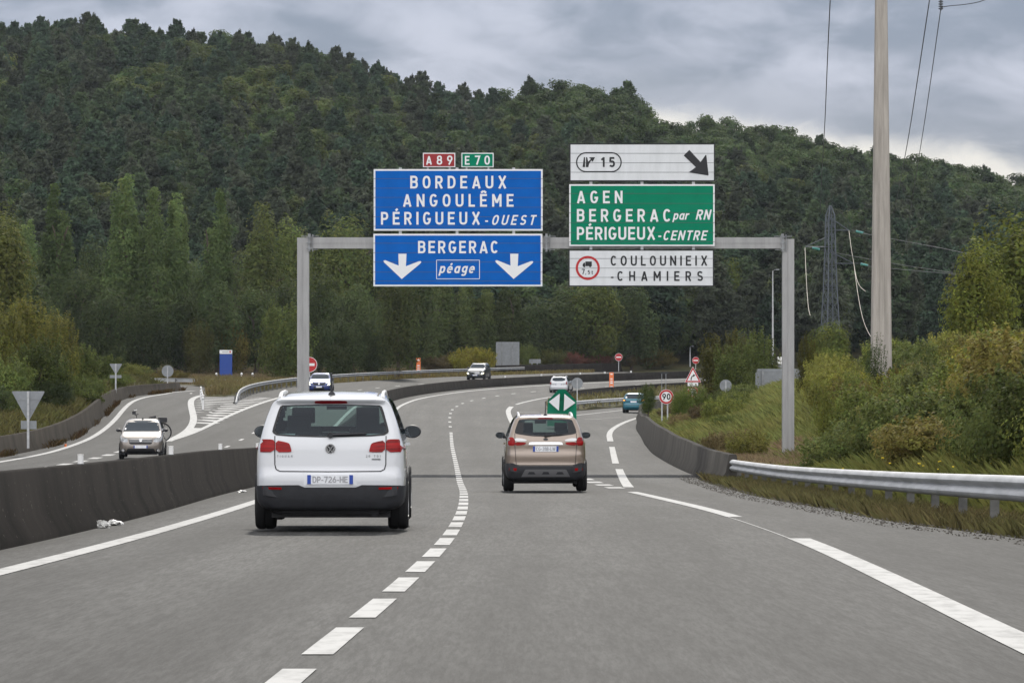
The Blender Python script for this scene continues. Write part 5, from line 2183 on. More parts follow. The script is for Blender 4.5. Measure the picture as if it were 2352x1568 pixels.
# ---- brown hatchback coming the other way, with a bicycle on its tail
def brown_car():
    L = 4.2
    sp = hatch_spec(L, 1.733, 1.535, .97, 1.02, .03, .315)
    y = 158.6
    x = -13.95
    hd = math.pi + heading(-.045)
    t = Vector((math.sin(-hd), math.cos(-hd), 0))
    c = Car('hatchback', 'brown hatchback with a bicycle on its tail on the joining slip road', 'car', sp, Vector(place(x, y)) - t * L, hd)
    P = paint('brown_paint', (.205, .180, .158), .5, .33, flake=.08)
    c.body(P)
    c.patch('windscreen', 'front', [(-.70, 1.035), (.70, 1.035), (.665, 1.12), (.56, 1.445), (-.56, 1.445), (-.665, 1.12)], GLASS_D, .006, .06, 0)
    common_sides(c, 1.02, 1.535)
    c.mir('headlight', 'front', [(.475, .655), (.62, .65), (.76, .70), (.79, .76), (.775, .815), (.49, .795)], LAMP_H, off=.012, res=.04)
    c.patch('grille', 'front', [(-.42, .60), (-.36, .572), (.36, .572), (.42, .60), (.46, .785), (.42, .80), (-.42, .80), (-.46, .785)], BLACK, .008, .06, 0)
    for z in (.665, .735):
        c.patch('grille_bar', 'front', [(-.42, z), (.42, z), (.42, z + .022), (-.42, z + .022)], GALV, .016, .07, 0)
    c.patch('emblem', 'front', [(-.065, .79), (.065, .79), (.055, .71), (.03, .675), (0, .665), (-.03, .675), (-.055, .71)], CHROME, .028, .05, 0)
    c.patch('lower_grille', 'front', [(-.56, .26), (.56, .26), (.50, .40), (.45, .415), (-.45, .415), (-.50, .40)], BLACK, .008, .06, 0)
    c.patch('bumper_lip', 'front', [(-.80, .20), (.80, .20), (.82, .25), (-.82, .25)], PLASTIC, .008, .06, 0)
    c.mir('fog_light', 'front', [(.665 + .055 * math.cos(t), .34 + .05 * math.sin(t)) for t in np.linspace(0, 6.0, 14)], LAMP_W, off=.012, res=.05, rnd=0)
    c.mir('fog_surround', 'front', [(.57, .27), (.80, .29), (.80, .40), (.58, .40)], PLASTIC, off=.006, res=.06, rnd=0)
    c.plate('front', .425, .535, None)
    for zz in (1.115,):
        c.patch('sticker', 'front', [(.60, 1.10), (.655, 1.10), (.64, 1.16), (.59, 1.16)], LETTER, .012, .06, 0)
    strip_patch(c, 'bonnet_gap', 'front', dens([(-.80, .83), (-.45, .825), (.45, .825), (.80, .83)]), .012, GAP, .006)
    c.wheels(.195, GALV_DULL)
    c.mirrors(.985, 2.78, 1.075, .20, .13, PLASTIC)
    antenna(c, 2.2, .08, .02)
    return c, t


brown, fwd = brown_car()


def bicycle():
    # carried crosswise behind the hatchback
    side = Vector((fwd.y, -fwd.x, 0))           # to the left of the photo
    if side.x > 0:
        side = -side
    o = brown.root.location - fwd * .22
    root = empty('bicycle', (o.x, o.y, o.z + .58))
    tag(root, 'black bicycle with flat handlebar and saddle bag on the tail of the brown hatchback', 'bicycle')
    rw, wb = .35, 1.10
    cl, cr = side * .46, side * (.46 - wb)
    U = Vector((0, 0, 1))
    ctr = Vector((0, 0, rw))
    n = side.cross(U)
    for c0 in (cl, cr):
        m = MB()
        M = Matrix.Translation(c0 + ctr) @ n.to_track_quat('Z', 'Y').to_matrix().to_4x4()
        ring = [M @ Vector((rw * math.cos(2 * math.pi * i / 32), rw * math.sin(2 * math.pi * i / 32), 0)) for i in range(33)]
        m.tube(ring, .024, 8, cap=False)
        w = m.build('wheel', RUBBER, root, smooth=True)
        m = MB()
        ring = [M @ Vector((rw * .92 * math.cos(2 * math.pi * i / 32), rw * .92 * math.sin(2 * math.pi * i / 32), 0)) for i in range(33)]
        m.tube(ring, .010, 6, cap=False)
        m.lathe([(.03, -.05), (.03, .05)], 12, M)
        for k in range(14):
            a = 2 * math.pi * k / 14
            m.tube([M @ Vector((.03 * math.cos(a), .03 * math.sin(a), 0)), M @ Vector((rw * .92 * math.cos(a + .25), rw * .92 * math.sin(a + .25), 0))], .002, 3)
        m.build('rim', GALV_DULL, w, smooth=True)
    bb = side * (-.14) + U * .30
    st = side * (-.26) + U * .78
    hd_ = side * (.34) + U * .86
    m = MB()
    m.tube([bb, st], .017, 8)
    m.tube([bb, hd_ - U * .10 + side * .03], .02, 8)
    m.tube([st, hd_], .017, 8)
    for q in (-.03, .03):
        m.tube([cr + ctr + n * q, bb + n * q], .009, 6)
        m.tube([cr + ctr + n * q, st + n * q * .5], .009, 6)
        m.tube([cl + ctr + n * q * 1.5, hd_ - U * .12 + side * .03 + n * q], .012, 6)
    m.build('frame', PLASTIC, root, smooth=True)
    m = MB()
    m.tube([hd_ - U * .1, hd_ + U * .14, hd_ + U * .17 + side * .06], .015, 8)
    m.tube([hd_ + U * .17 + side * .06 + n * q for q in (-.30, -.1, .1, .30)], .012, 8)
    for q in (-.28, .28):
        m.tube([hd_ + U * .17 + side * .06 + n * q, hd_ + U * .19 - side * .06 + n * q], .018, 8)
    m.box(hd_ + U * .24 + side * .10, (.14, .05, .12))
    m.build('handlebar', PLASTIC, root, smooth=True)
    m = MB()
    m.tube([hd_ + U * .22 + side * .13, hd_ + U * .33 + side * .10, hd_ + U * .36 - side * .02], .013, 6)
    m.build('carrier_hoop', CHROME, root, smooth=True)
    m = MB()
    m.tube([st, st + U * .13 - side * .03], .014, 8)
    m.tube([st + U * .14 + side * .13, st + U * .145 - side * .02, st + U * .15 - side * .14], [.02, .045, .075], 10)
    m.build('saddle', BLACK, root, smooth=True)
    m = MB()
    m.box(st + U * .06 - side * .40, (.34, .20, .17))
    m.box(st - U * .04 - side * .36, (.44, .14, .02))
    m.tube([st - side * .05 + U * .02, st - U * .04 - side * .2], .012, 6)
    m.tube([cr + ctr, st - U * .04 - side * .5], .010, 6)
    b = m.build('bag', PLASTIC, root)
    md = b.modifiers.new('round', 'BEVEL')
    md.width = .075
    md.segments = 4
    # rack that holds it
    m = MB()
    for q in (-.35, .35):
        m.tube([side * q + U * .02 + fwd * .20, side * q + U * .0 - fwd * .05, side * q + U * .12 - fwd * .07], .02, 6)
    m.tube([side * .6 + U * .0 - fwd * .03, side * -.75 - fwd * .03], .02, 6)
    m.build('rack', GALV_DULL, root, smooth=True)


bicycle()


def blue_car():
    L = 4.2
    H = 1.57
    sp = hatch_spec(L, 1.797, H, 1.0, 1.06, .045, .33)
    hd = math.pi + heading(.03)
    t = Vector((math.sin(-hd), math.cos(-hd), 0))
    c = Car('crossover', 'dark blue crossover with lit headlights coming round the bend', 'car', sp, Vector(place(-14.45, 316)) - t * L, hd)
    c.body(paint('blue_paint', (.012, .030, .15), .3, .3))
    c.patch('windscreen', 'front', [(-.68, 1.08), (.68, 1.08), (.57, 1.47), (-.57, 1.47)], GLASS_D, .006, .09, 0)
    common_sides(c, 1.06, H)
    c.mir('headlight', 'front', [(.50, .80), (.80, .80), (.80, .86), (.50, .88)], LIT_W, off=.014, res=.06, rnd=0)
    c.mir('daytime_light', 'front', [(.62, .62), (.79, .62), (.82, .72), (.80, .79), (.70, .79), (.72, .70), (.62, .66)], LIT_W, off=.012, res=.06, rnd=0)
    c.patch('grille', 'front', [(-.42, .62), (.42, .62), (.50, .78), (.30, .84), (-.30, .84), (-.50, .78)], BLACK, .01, .09, 0)
    c.patch('emblem', 'front', [(0, .64), (.075, .74), (0, .84), (-.075, .74)], CHROME, .03, .09, 0)
    c.patch('lower_grille', 'front', [(-.42, .26), (.42, .26), (.36, .54), (-.36, .54)], BLACK, .01, .09, 0)
    c.plate('front', .44, .55, None)
    c.wheels(.205)
    c.mirrors(1.0, 2.8, 1.10, .2, .14, BLACK)


blue_car()


def dark_suv():
    L = 4.48
    H = 1.66
    sp = hatch_spec(L, 1.85, H, 1.08, 1.12, .045, .35)
    hd = math.pi + heading(.165)
    t = Vector((math.sin(-hd), math.cos(-hd), 0))
    c = Car('suv', 'dark grey SUV with yellowish running lights on the far bend', 'car', sp, Vector(place(-3.6, 409)) - t * L, hd)
    c.body(paint('dark_grey_paint', (.045, .05, .055), .4, .28))
    c.patch('windscreen', 'front', [(-.70, 1.14), (.70, 1.14), (.58, 1.55), (-.58, 1.55)], GLASS_D, .006, .1, 0)
    common_sides(c, 1.12, H)
    c.mir('headlight', 'front', [(.55, .84), (.84, .88), (.82, .95), (.55, .93)], LAMP_H, off=.012, res=.06, rnd=0)
    c.mir('running_light', 'front', [(.60, .56), (.82, .64), (.84, .76), (.70, .72), (.60, .64)], LIT_W, off=.014, res=.06, rnd=0)
    c.patch('grille', 'front', [(-.40, .55), (.40, .55), (.52, .80), (.48, .92), (-.48, .92), (-.52, .80)], BLACK, .01, .09, 0)
    for z in (.62, .71, .80):
        c.patch('grille_bar', 'front', [(-.44, z), (.44, z), (.44, z + .03), (-.44, z + .03)], CHROME, .02, .1, 0)
    c.patch('bumper_cladding', 'front', [(-.84, .22), (.84, .22), (.86, .40), (-.86, .40)], PLASTIC, .01, .1, 0)
    c.plate('front', .43, .54, None)
    c.wheels(.225)
    c.mirrors(1.03, 2.9, 1.18, .2, .15, PLASTIC)
    rails(c, .60, .6, 2.3, CHROME_W)


dark_suv()


def silver_estate():
    L = 4.5
    H = 1.53
    sp = hatch_spec(L, 1.815, H, .96, 1.02, .045, .32, tail=.34)
    c = Car('estate_car', 'silver estate car with roof rails far ahead in the right lane', 'car', sp, place(4.22, 383), heading(.125))
    c.body(paint('silver_paint', (.50, .51, .53), .35, .32))
    c.patch('rear_window', 'rear', [(-.60, 1.08), (.60, 1.08), (.53, 1.42), (-.53, 1.42)], GLASS_D, .008, .08, 1)
    common_sides(c, 1.02, H)
    c.mir('tail_light', 'rear', [(.66, .78), (.80, .80), (.82, .90), (.79, 1.06), (.72, 1.08), (.66, .95)], LAMP_R, off=.012, res=.06)
    c.patch('bumper_cladding', 'rear', [(-.80, .20), (.80, .20), (.82, .33), (-.82, .33)], PLASTIC, .01, .1, 0)
    c.patch('plate_recess', 'rear', [(-.40, .70), (.40, .70), (.36, .86), (-.36, .86)], LAMP_W, .008, .1, 0)
    c.plate('rear', .725, .835, None)
    c.patch('tailgate_trim', 'rear', [(-.60, .90), (.60, .90), (.60, .915), (-.60, .915)], CHROME, .012, .1, 0)
    c.wheels(.205)
    c.mirrors(1.0, 2.85, 1.05, .2, .13)
    rails(c, .56, .5, 2.2, CHROME_W, .06, .025)


silver_estate()


def teal_car():
    L = 4.04
    H = 1.49
    sp = hatch_spec(L, 1.735, H, .95, 1.0, .04, .31)
    c = Car('hatchback', 'teal hatchback braking on the exit lane behind the green shrub', 'car', sp, place(8.80, 306), heading(.12))
    c.body(paint('teal_paint', (.004, .115, .165), .3, .3))
    c.patch('rear_window', 'rear', [(-.60, 1.04), (.60, 1.04), (.55, 1.30), (.50, 1.37), (-.50, 1.37), (-.55, 1.30)], GLASS_D, .008, .08, 1)
    common_sides(c, 1.0, H)
    c.mir('tail_light', 'rear', [(.50, .88), (.80, .86), (.82, .93), (.80, 1.02), (.62, .98)], LAMP_R, off=.012, res=.06)
    c.mir('lit_lamp', 'rear', [(.64, .885), (.79, .885), (.79, .965), (.66, .955)], LIT_Y, off=.022, res=.06, rnd=0)
    c.patch('brake_light', 'rear', [(-.16, 1.385), (.16, 1.385), (.14, 1.425), (-.14, 1.425)], LIT_R, .02, .08, 0)
    c.patch('sticker', 'rear', [(-.53 + .07 * math.cos(t), 1.14 + .07 * math.sin(t)) for t in np.linspace(0, 6, 12)], LETTER, .014, .07, 0)
    c.plate('rear', .76, .87, None)
    c.patch('bumper_cladding', 'rear', [(-.78, .20), (.78, .20), (.80, .38), (-.80, .38)], PLASTIC, .01, .1, 0)
    strip_patch(c, 'bumper_line', 'rear', dens([(-.74, .60), (0, .585), (.74, .60)]), .02, GAP, .006)
    c.wheels(.2)
    c.mirrors(.97, 2.7, 1.03, .19, .13)
    antenna(c, .55, .12, .1)


teal_car()
# ------------------------------------------------------------------ vegetation
def unit(a):
    return a / np.maximum(np.linalg.norm(a, axis=-1, keepdims=True), 1e-9)


def leaves(C, Nrm, size, aspect=1.6, rng=RNG):
    """leaf-clump quads at C facing Nrm; returns verts (4n) in order"""
    n = len(C)
    Nrm = unit(Nrm)
    t = unit(np.cross(Nrm, rng.normal(size=(n, 3))))
    b = np.cross(Nrm, t)
    s = np.broadcast_to(np.asarray(size, float), (n,))[:, None] * .5
    t, b = t * s * aspect, b * s
    k = rng.uniform(-.35, .35, (n, 1))
    return np.stack([C - t - b * .55, C + t * k - b, C + t + b * .4, C - t * k + b], 1).reshape(-1, 3)


def crown_clumped(env, n_cl, n_leaf, cl_r, leaf, rng, flat=1.0, up=.5, shell=.55, aspect=1.6):
    """env(u,dirs) -> point inside the crown envelope. Clumps near the surface, leaves round each clump."""
    d = unit(rng.normal(size=(n_cl, 3)))
    rad = rng.uniform(shell, 1.0, n_cl)**.7
    cc = env(d, rad)
    ci = rng.integers(0, n_cl, n_leaf)
    q = rng.normal(size=(n_leaf, 3)) * .5
    q = q / np.maximum(1, np.linalg.norm(q, axis=1, keepdims=True) / 1.0)
    sc = cl_r * rng.uniform(.7, 1.25, n_cl)[ci][:, None]
    q[:, 2] *= flat
    P = cc[ci] + q * sc
    ctr = cc.mean(0)
    out = unit(P - ctr)
    nr = out * .6 + unit(q) * .5 + rng.normal(size=(n_leaf, 3)) * .45 + np.array([0, 0, up])
    tint = np.clip(rng.normal(.42, .15, n_leaf) + rng.normal(0, .16, n_cl)[ci], 0, 1)
    hue = np.clip(rng.normal(.4, .14, n_leaf) + rng.normal(0, .16, n_cl)[ci], 0, 1)
    V = leaves(P, nr, leaf * rng.uniform(.65, 1.35, n_leaf), aspect, rng)
    return V, tint, hue


def quads(n):
    return np.arange(n * 4).reshape(-1, 4)


def crown_mesh(name, V, tint, hue):
    return np_mesh(name, V, quads(len(V) // 4), LEAF, {'tint': tint, 'hue': hue})


def trunk_mesh(name, h, r, rng, limbs=5, spread=.3, top=.75):
    m = MB()
    pts = [Vector((0, 0, -.4))]
    for i in range(1, 7):
        pts.append(Vector((rng.normal() * .02 * h, rng.normal() * .02 * h, h * top * i / 6)))
    m.tube([tuple(p) for p in pts], [r * (1.25 - 1.0 * i / 6) for i in range(7)], 8)
    for k in range(limbs):
        t = rng.uniform(.3, .9)
        i = int(t * 6)
        p = pts[i].lerp(pts[min(i + 1, 6)], t * 6 - i)
        a = rng.uniform(0, 6.28)
        e = p + Vector((math.cos(a) * spread * h, math.sin(a) * spread * h, h * rng.uniform(.10, .22)))
        m.tube([tuple(p), tuple(p.lerp(e, .5) + Vector((0, 0, .02 * h))), tuple(e)], [r * .5, r * .32, r * .1], 6)
    me_o = m.build(name, BARK, None, smooth=True, fix=False)
    me = me_o.data
    bpy.data.objects.remove(me_o)
    return me


def pine_arrays(seed, n_leaf=1500, leaf=.55, broad=False):
    """12 m conifer / oak crown for the hill: whorls of drooping, up-tilted sprays"""
    rng = np.random.default_rng(seed)
    if broad:
        def env(d, rad):
            return np.stack([d[:, 0] * rad * 3.2, d[:, 1] * rad * 3.2, 7.0 + d[:, 2] * rad * 3.7], 1)
        return crown_clumped(env, 34, n_leaf, 1.25, leaf, rng, .8, .5, .6)
    nb = 64
    t = rng.uniform(0, 1, nb)**.9
    z = 3.2 + 8.8 * t
    rmax = 3.3 * np.clip((1 - t), 0, 1)**.62 * np.clip(.45 + 2.2 * t, 0, 1) + .35
    a = rng.uniform(0, 2 * np.pi, nb)
    ci = rng.integers(0, nb, n_leaf)
    f = rng.uniform(.25, 1.05, n_leaf)
    al = a[ci] + rng.normal(0, .22, n_leaf) / np.maximum(f, .3)
    rr = rmax[ci] * f
    P = np.stack([np.cos(al) * rr, np.sin(al) * rr, z[ci] + .55 * f * f * rng.uniform(.3, 1.2, nb)[ci] - .15 + rng.normal(0, .20, n_leaf)], 1)
    nr = np.stack([np.cos(al) * .5, np.sin(al) * .5, np.full(n_leaf, .75)], 1) + rng.normal(0, .5, (n_leaf, 3))
    V = leaves(P, nr, leaf * rng.uniform(.6, 1.3, n_leaf), 1.9, rng)
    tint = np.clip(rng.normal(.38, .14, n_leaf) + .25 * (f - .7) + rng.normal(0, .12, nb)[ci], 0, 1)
    hue = np.clip(rng.normal(.38, .12, n_leaf) + rng.normal(0, .12, nb)[ci], 0, 1)
    return V, tint, hue


def trunk_arrays(h, r):
    a = np.linspace(0, 2 * np.pi, 5)
    V = []
    for i in range(4):
        V += [(r * math.cos(a[i]), r * math.sin(a[i]), -.6), (r * math.cos(a[i + 1]), r * math.sin(a[i + 1]), -.6), (r * .3 * math.cos(a[i + 1]), r * .3 * math.sin(a[i + 1]), h), (r * .3 * math.cos(a[i]), r * .3 * math.sin(a[i]), h)]
    return np.array(V)


PINE_C = (.030, .044, .024)
HILL_COLS = {'pine': (.060, .088, .044), 'pine2': (.066, .080, .052), 'pine3': (.050, .082, .050), 'oak': (.068, .102, .038), 'gold': (.092, .118, .038)}


def build_hill_wood():
    rng = np.random.default_rng(3)
    protos = []
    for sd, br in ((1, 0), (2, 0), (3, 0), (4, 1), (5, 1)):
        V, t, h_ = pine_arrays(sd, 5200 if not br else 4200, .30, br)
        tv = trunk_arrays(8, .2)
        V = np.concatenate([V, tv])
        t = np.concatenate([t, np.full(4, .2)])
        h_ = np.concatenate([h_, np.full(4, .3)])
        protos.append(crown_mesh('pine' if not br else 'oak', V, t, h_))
    spots = []
    y = 500.0
    while y < 905:
        step = 4.7 + (y - 500) * .0035
        half = .133 * y + 6
        for x in np.arange(-half, half, step):
            X, Yq = x + rng.uniform(-2.2, 2.2), y + rng.uniform(-2.4, 2.4)
            spots.append((X, Yq))
        y += step * (.95 if y < 860 else .6)
    big, rest = [], []
    for X, Yq in spots:
        ax = X / Yq * F + CX
        z = float(terr(X, Yq))
        yd = CY - (z + 8 - HC) / Yq * F
        # broadleaf and golden patches on the upper flank
        oak = (yd - (float(np.interp(ax, [0, 900, 1450, 2352], [60, 170, 260, 420])))) 
        pk = rng.uniform()
        band_ = math.exp(-((oak - 120 + 40 * math.sin(ax * .004)) / 60)**2) if 250 < ax < 1250 else 0
        if ax > 1150 and oak < 95:
            kind = 'oak' if pk < .9 else 'pine'
        elif pk < .10 + .62 * band_:
            kind = 'gold' if rng.uniform() < .45 else 'oak'
        else:
            kind = ('pine', 'pine2', 'pine3')[rng.integers(0, 3)]
        br = kind in ('oak', 'gold')
        sc = rng.uniform(.62, 1.08)
        rec = (X, Yq, z, sc, kind, br, rng.uniform(0, 6.28))
        if Yq < 640 and -60 < ax < 2412 and len(big) < 262:
            big.append(rec)
        else:
            rest.append(rec)
    lab = {'pine': 'dark green pine low on the wooded hillside', 'pine2': 'greyish green pine low on the wooded hillside', 'pine3': 'bluish green pine low on the wooded hillside', 'oak': 'rounded green oak among the hillside pines', 'gold': 'yellowish green oak among the hillside pines'}
    first = {}
    for i, (X, Yq, z, sc, kind, br, a) in enumerate(big):
        me = protos[rng.integers(3, 5) if br else rng.integers(0, 3)]
        o = bpy.data.objects.new('oak_tree' if br else 'pine_tree', me)
        o.location = (X, Yq, z)
        o.scale = (sc * 1.05, sc * 1.05, sc)
        o.rotation_euler = (0, 0, a)
        o.color = HILL_COLS[kind] + (1,)
        first.setdefault(me.name, o)
        tag(link(o), lab[kind], 'tree', 'trees low on the wooded hillside')
    lst = {}
    for rec in rest:
        lst.setdefault(rec[4], []).append(rec)
    desc = {'pine': 'dark green pine wood covering the upper hill', 'pine2': 'greyish pines mixed through the upper hill', 'pine3': 'bluish pines mixed through the upper hill', 'oak': 'green oaks along the ridge of the hill', 'gold': 'yellowish oaks below the left ridge'}
    for kind, rs in lst.items():
        br = rs[0][5]
        use = protos[3:5] if br else protos[0:3]
        me = bpy.data.meshes.new('forest_points')
        me.from_pydata([(r[0], r[1], r[2]) for r in rs], [], [])
        for an, col in (('size', 3), ('turn', 6)):
            at_ = me.attributes.new(an, 'FLOAT', 'POINT')
            at_.data.foreach_set('value', np.array([r[col] for r in rs], np.float32))
        wh = me.attributes.new('which', 'INT', 'POINT')
        wh.data.foreach_set('value', rng.integers(0, len(use), len(rs)).astype(np.int32))
        o = bpy.data.objects.new('forest', me)
        o.color = HILL_COLS[kind] + (1,)
        tag(link(o), desc[kind], 'wood', kind='stuff')
        ng = bpy.data.node_groups.new('wood', 'GeometryNodeTree')
        ng.interface.new_socket('Geometry', in_out='INPUT', socket_type='NodeSocketGeometry')
        ng.interface.new_socket('Geometry', in_out='OUTPUT', socket_type='NodeSocketGeometry')
        N, L = ng.nodes.new, ng.links.new
        gi, go = N('NodeGroupInput'), N('NodeGroupOutput')
        join = N('GeometryNodeJoinGeometry')

        def named(an, ty):
            n = N('GeometryNodeInputNamedAttribute')
            n.data_type = ty
            n.inputs[0].default_value = an
            return n.outputs[0]
        size, turn, which = named('size', 'FLOAT'), named('turn', 'FLOAT'), named('which', 'INT')
        rot = N('ShaderNodeCombineXYZ')
        L(turn, rot.inputs[2])
        for i, src in enumerate(use):
            oi = N('GeometryNodeObjectInfo')
            oi.inputs[0].default_value = first[src.name]
            ip = N('GeometryNodeInstanceOnPoints')
            cp = N('FunctionNodeCompare')
            cp.data_type = 'INT'
            cp.operation = 'EQUAL'
            L(which, cp.inputs[2])
            cp.inputs[3].default_value = i
            L(gi.outputs[0], ip.inputs['Points'])
            L(cp.outputs[0], ip.inputs['Selection'])
            L(oi.outputs['Geometry'], ip.inputs['Instance'])
            L(rot.outputs[0], ip.inputs['Rotation'])
            L(size, ip.inputs['Scale'])
            L(ip.outputs[0], join.inputs[0])
        L(join.outputs[0], go.inputs[0])
        o.modifiers.new('wood', 'NODES').node_group = ng


build_hill_wood()

# ---- trees with trunk and crown
PROTO = {}


def proto(kind, seed):
    key = (kind, seed)
    if key in PROTO:
        return PROTO[key]
    rng = np.random.default_rng(100 + seed)
    # unit tree: 1 m tall, crown half-width 1 (scaled per tree)
    if kind == 'poplar':
        nb = 26
        V, T, H = [], [], []
        n = 17000
        br = rng.uniform(0, 2 * np.pi, nb)
        b0 = rng.uniform(.0, .62, nb)
        ln = rng.uniform(.22, .40, nb)
        ci = rng.integers(0, nb, n)
        f = rng.uniform(0, 1, n)
        z = np.clip(b0[ci] + ln[ci] * f, .05, 1.0)
        prof = lambda z: np.clip(np.minimum((z - .02) / .22, ((1.02 - z) / .55)**.75), .05, 1)
        rad = prof(z) * (.45 + .5 * f) * rng.uniform(.75, 1.05, nb)[ci]
        al = br[ci] + rng.normal(0, .35, n)
        P = np.stack([np.cos(al) * rad, np.sin(al) * rad, z], 1)
        P[:, :2] += rng.normal(0, .10, (n, 2))
        nr = np.stack([np.cos(al), np.sin(al), np.full(n, .5)], 1) + rng.normal(0, .5, (n, 3))
        V = (P, nr, .026)
        tint = np.clip(rng.normal(.40, .14, n) + rng.normal(0, .13, nb)[ci], 0, 1)
        hue = np.clip(rng.normal(.4, .12, n) + rng.normal(0, .10, nb)[ci], 0, 1)
    else:
        n_cl, n = {'broad': (60, 11000), 'bush': (56, 13000), 'tallbush': (46, 8000), 'wispy': (30, 1500)}[kind]
        d = unit(rng.normal(size=(n_cl, 3)))
        rad = rng.uniform(.55, 1.0, n_cl)
        zc, zr_ = {'broad': (.53, .48), 'bush': (.46, .50), 'tallbush': (.50, .50), 'wispy': (.52, .46)}[kind]
        lob = 1 + .16 * np.sin(3 * np.arctan2(d[:, 1], d[:, 0]) + seed) + .12 * np.sin(5 * d[:, 2] + seed)
        pw = {'broad': 1, 'bush': 1, 'tallbush': .85, 'wispy': 1}[kind]
        taper = np.where(d[:, 2] > 0, (1 - .35 * d[:, 2]) if kind == 'tallbush' else 1, 1)
        cc = np.stack([d[:, 0] * rad * lob * taper * .84, d[:, 1] * rad * lob * taper * .84, zc + d[:, 2] * rad * zr_ * .86], 1)
        ci = rng.integers(0, n_cl, n)
        q = rng.normal(size=(n, 3))
        q = q / np.maximum(1.0, np.linalg.norm(q, axis=1, keepdims=True) / 1.15)
        cr = rng.uniform(.20, .36, n_cl)[ci][:, None]
        if kind == 'wispy':
            cr = cr * .8
        P = cc[ci] + q * cr * np.array([1, 1, .42 * (zr_ / .4)])
        P[:, 2] = np.abs(P[:, 2])
        if kind in ('bush', 'tallbush'):
            ns, k = 70, int(n * .22)
            sd = unit(np.concatenate([rng.normal(size=(ns, 2)), np.abs(rng.normal(size=(ns, 1))) + .35], 1))
            s0 = np.stack([sd[:, 0] * .80, sd[:, 1] * .80, zc + sd[:, 2] * zr_ * .85], 1)
            dr = sd * np.array([.16, .16, .0]) + np.array([0, 0, 1]) * rng.uniform(.12, .34, ns)[:, None]
            j = rng.integers(0, ns, k)
            P[:k] = s0[j] + dr[j] * rng.uniform(0, 1, k)[:, None] + rng.normal(0, .022, (k, 3))
        nr = unit(P - np.array([0, 0, zc])) * .6 + unit(q) * .5 + rng.normal(size=(n, 3)) * .4 + np.array([0, 0, .45])
        V = (P, nr, {'broad': .030, 'bush': .029, 'tallbush': .030, 'wispy': .04}[kind])
        tint = np.clip(rng.normal(.42, .15, n) + rng.normal(0, .15, n_cl)[ci], 0, 1)
        hue = np.clip(rng.normal(.42, .13, n) + rng.normal(0, .15, n_cl)[ci], 0, 1)
    PROTO[key] = (V, tint, hue, {})
    return PROTO[key]


def keysize(hw, h):
    return (max(.3, round(hw / .4) * .4), (round(h / 2.0) * 2.0 if h > 5 else max(.5, round(h / .5) * .5)))


def tree_mesh(kind, seed, hw, h):
    """crown with true-size leaves for half-width hw and height h (rounded so copies share meshes)"""
    V, tint, hue, cache = proto(kind, seed)
    k = keysize(hw, h)
    if k not in cache:
        P, nr, lf = V
        S = np.array([k[0], k[0], k[1]])
        rng = np.random.default_rng(seed)
        size = lf * (k[0] * k[0] * k[1])**(1 / 3) * (1.5 if kind == 'poplar' else 1.25)
        W = leaves(P * S, nr, size * rng.uniform(.6, 1.4, len(P)), 1.5, rng)
        cm = crown_mesh('crown', W, tint, hue)
        tm = trunk_mesh('trunk', k[1], max(.03, .018 * k[1]), rng, 6, {'poplar': .05, 'broad': .2}.get(kind, .25 * k[0] / max(k[1], .1)), {'poplar': .7, 'broad': .7}.get(kind, .7))
        cache[k] = (cm, tm)
    return cache[k]


def tree(name, label, kind, x, ytop, w, Y, col, seed=0, group=None, ybase=None, cat='tree', parts=True):
    """photo x of the axis, photo y of the top, photo width, distance"""
    s = F / Y
    X = (x - CX) / s
    zb = float(terr(X, Y)) if ybase is None else HC - (ybase - CY) / s
    zt = HC - (ytop - CY) / s
    h, hw = max(.4, zt - zb), w / 2 / s
    cm, tm = tree_mesh(kind, seed, hw, h)
    root = empty(name, (X, Y, zb), (seed * 1.7 + x * .013) % 6.28)
    tag(root, label, cat, group)
    kk = keysize(hw, h)
    kh, kw = h / kk[1], hw / kk[0]
    for nm, me in (('crown', cm), ('trunk', tm)):
        o = bpy.data.objects.new(nm, me)
        o.scale = (kw, kw, kh)
        o.color = col + (1,)
        link(o, root)
    return root


CP = (.112, .140, .042)
CD = (.062, .086, .032)
CM = (.098, .125, .034)
CY_ = (.180, .170, .026)
CG = (.125, .165, .036)
CB = (.115, .090, .042)
CR = (.135, .062, .044)
CO = (.150, .128, .036)

GPOP = 'poplars at the foot of the hill'
for i, (x, yt, w, Y) in enumerate([(62, 482, 58, 452), (130, 425, 82, 446), (286, 390, 92, 440), (353, 428, 74, 437), (405, 418, 68, 441), (501, 436, 74, 440), (1008, 560, 80, 450), (1070, 640, 66, 414), (1118, 655, 60, 418), (1168, 640, 62, 422)]):
    lab = ['slender poplar farthest left at the foot of the hill', 'dark pointed poplar left of the poplar group', 'tallest and widest poplar on the left', 'left one of the twin poplars beside the tallest', 'right one of the twin poplars beside the tallest', 'solitary slim poplar left of the gantry post', 'poplar behind the lower blue sign', 'dark poplar below the lower blue sign, first from the pale green tree', 'dark poplar below the gap between the signs, middle of three', 'dark poplar below the gantry beam, nearest the white sign'][i]
    Y = max(Y, 484) if x > 1000 else Y
    tree('poplar_tree', lab, 'poplar', x, yt - 4, w * 1.3, Y - (18 if i < 6 else 0), (.112, .160, .056) if i < 6 else (.085, .11, .036), i % 4, GPOP)
GBR = 'broad trees at the foot of the hill'
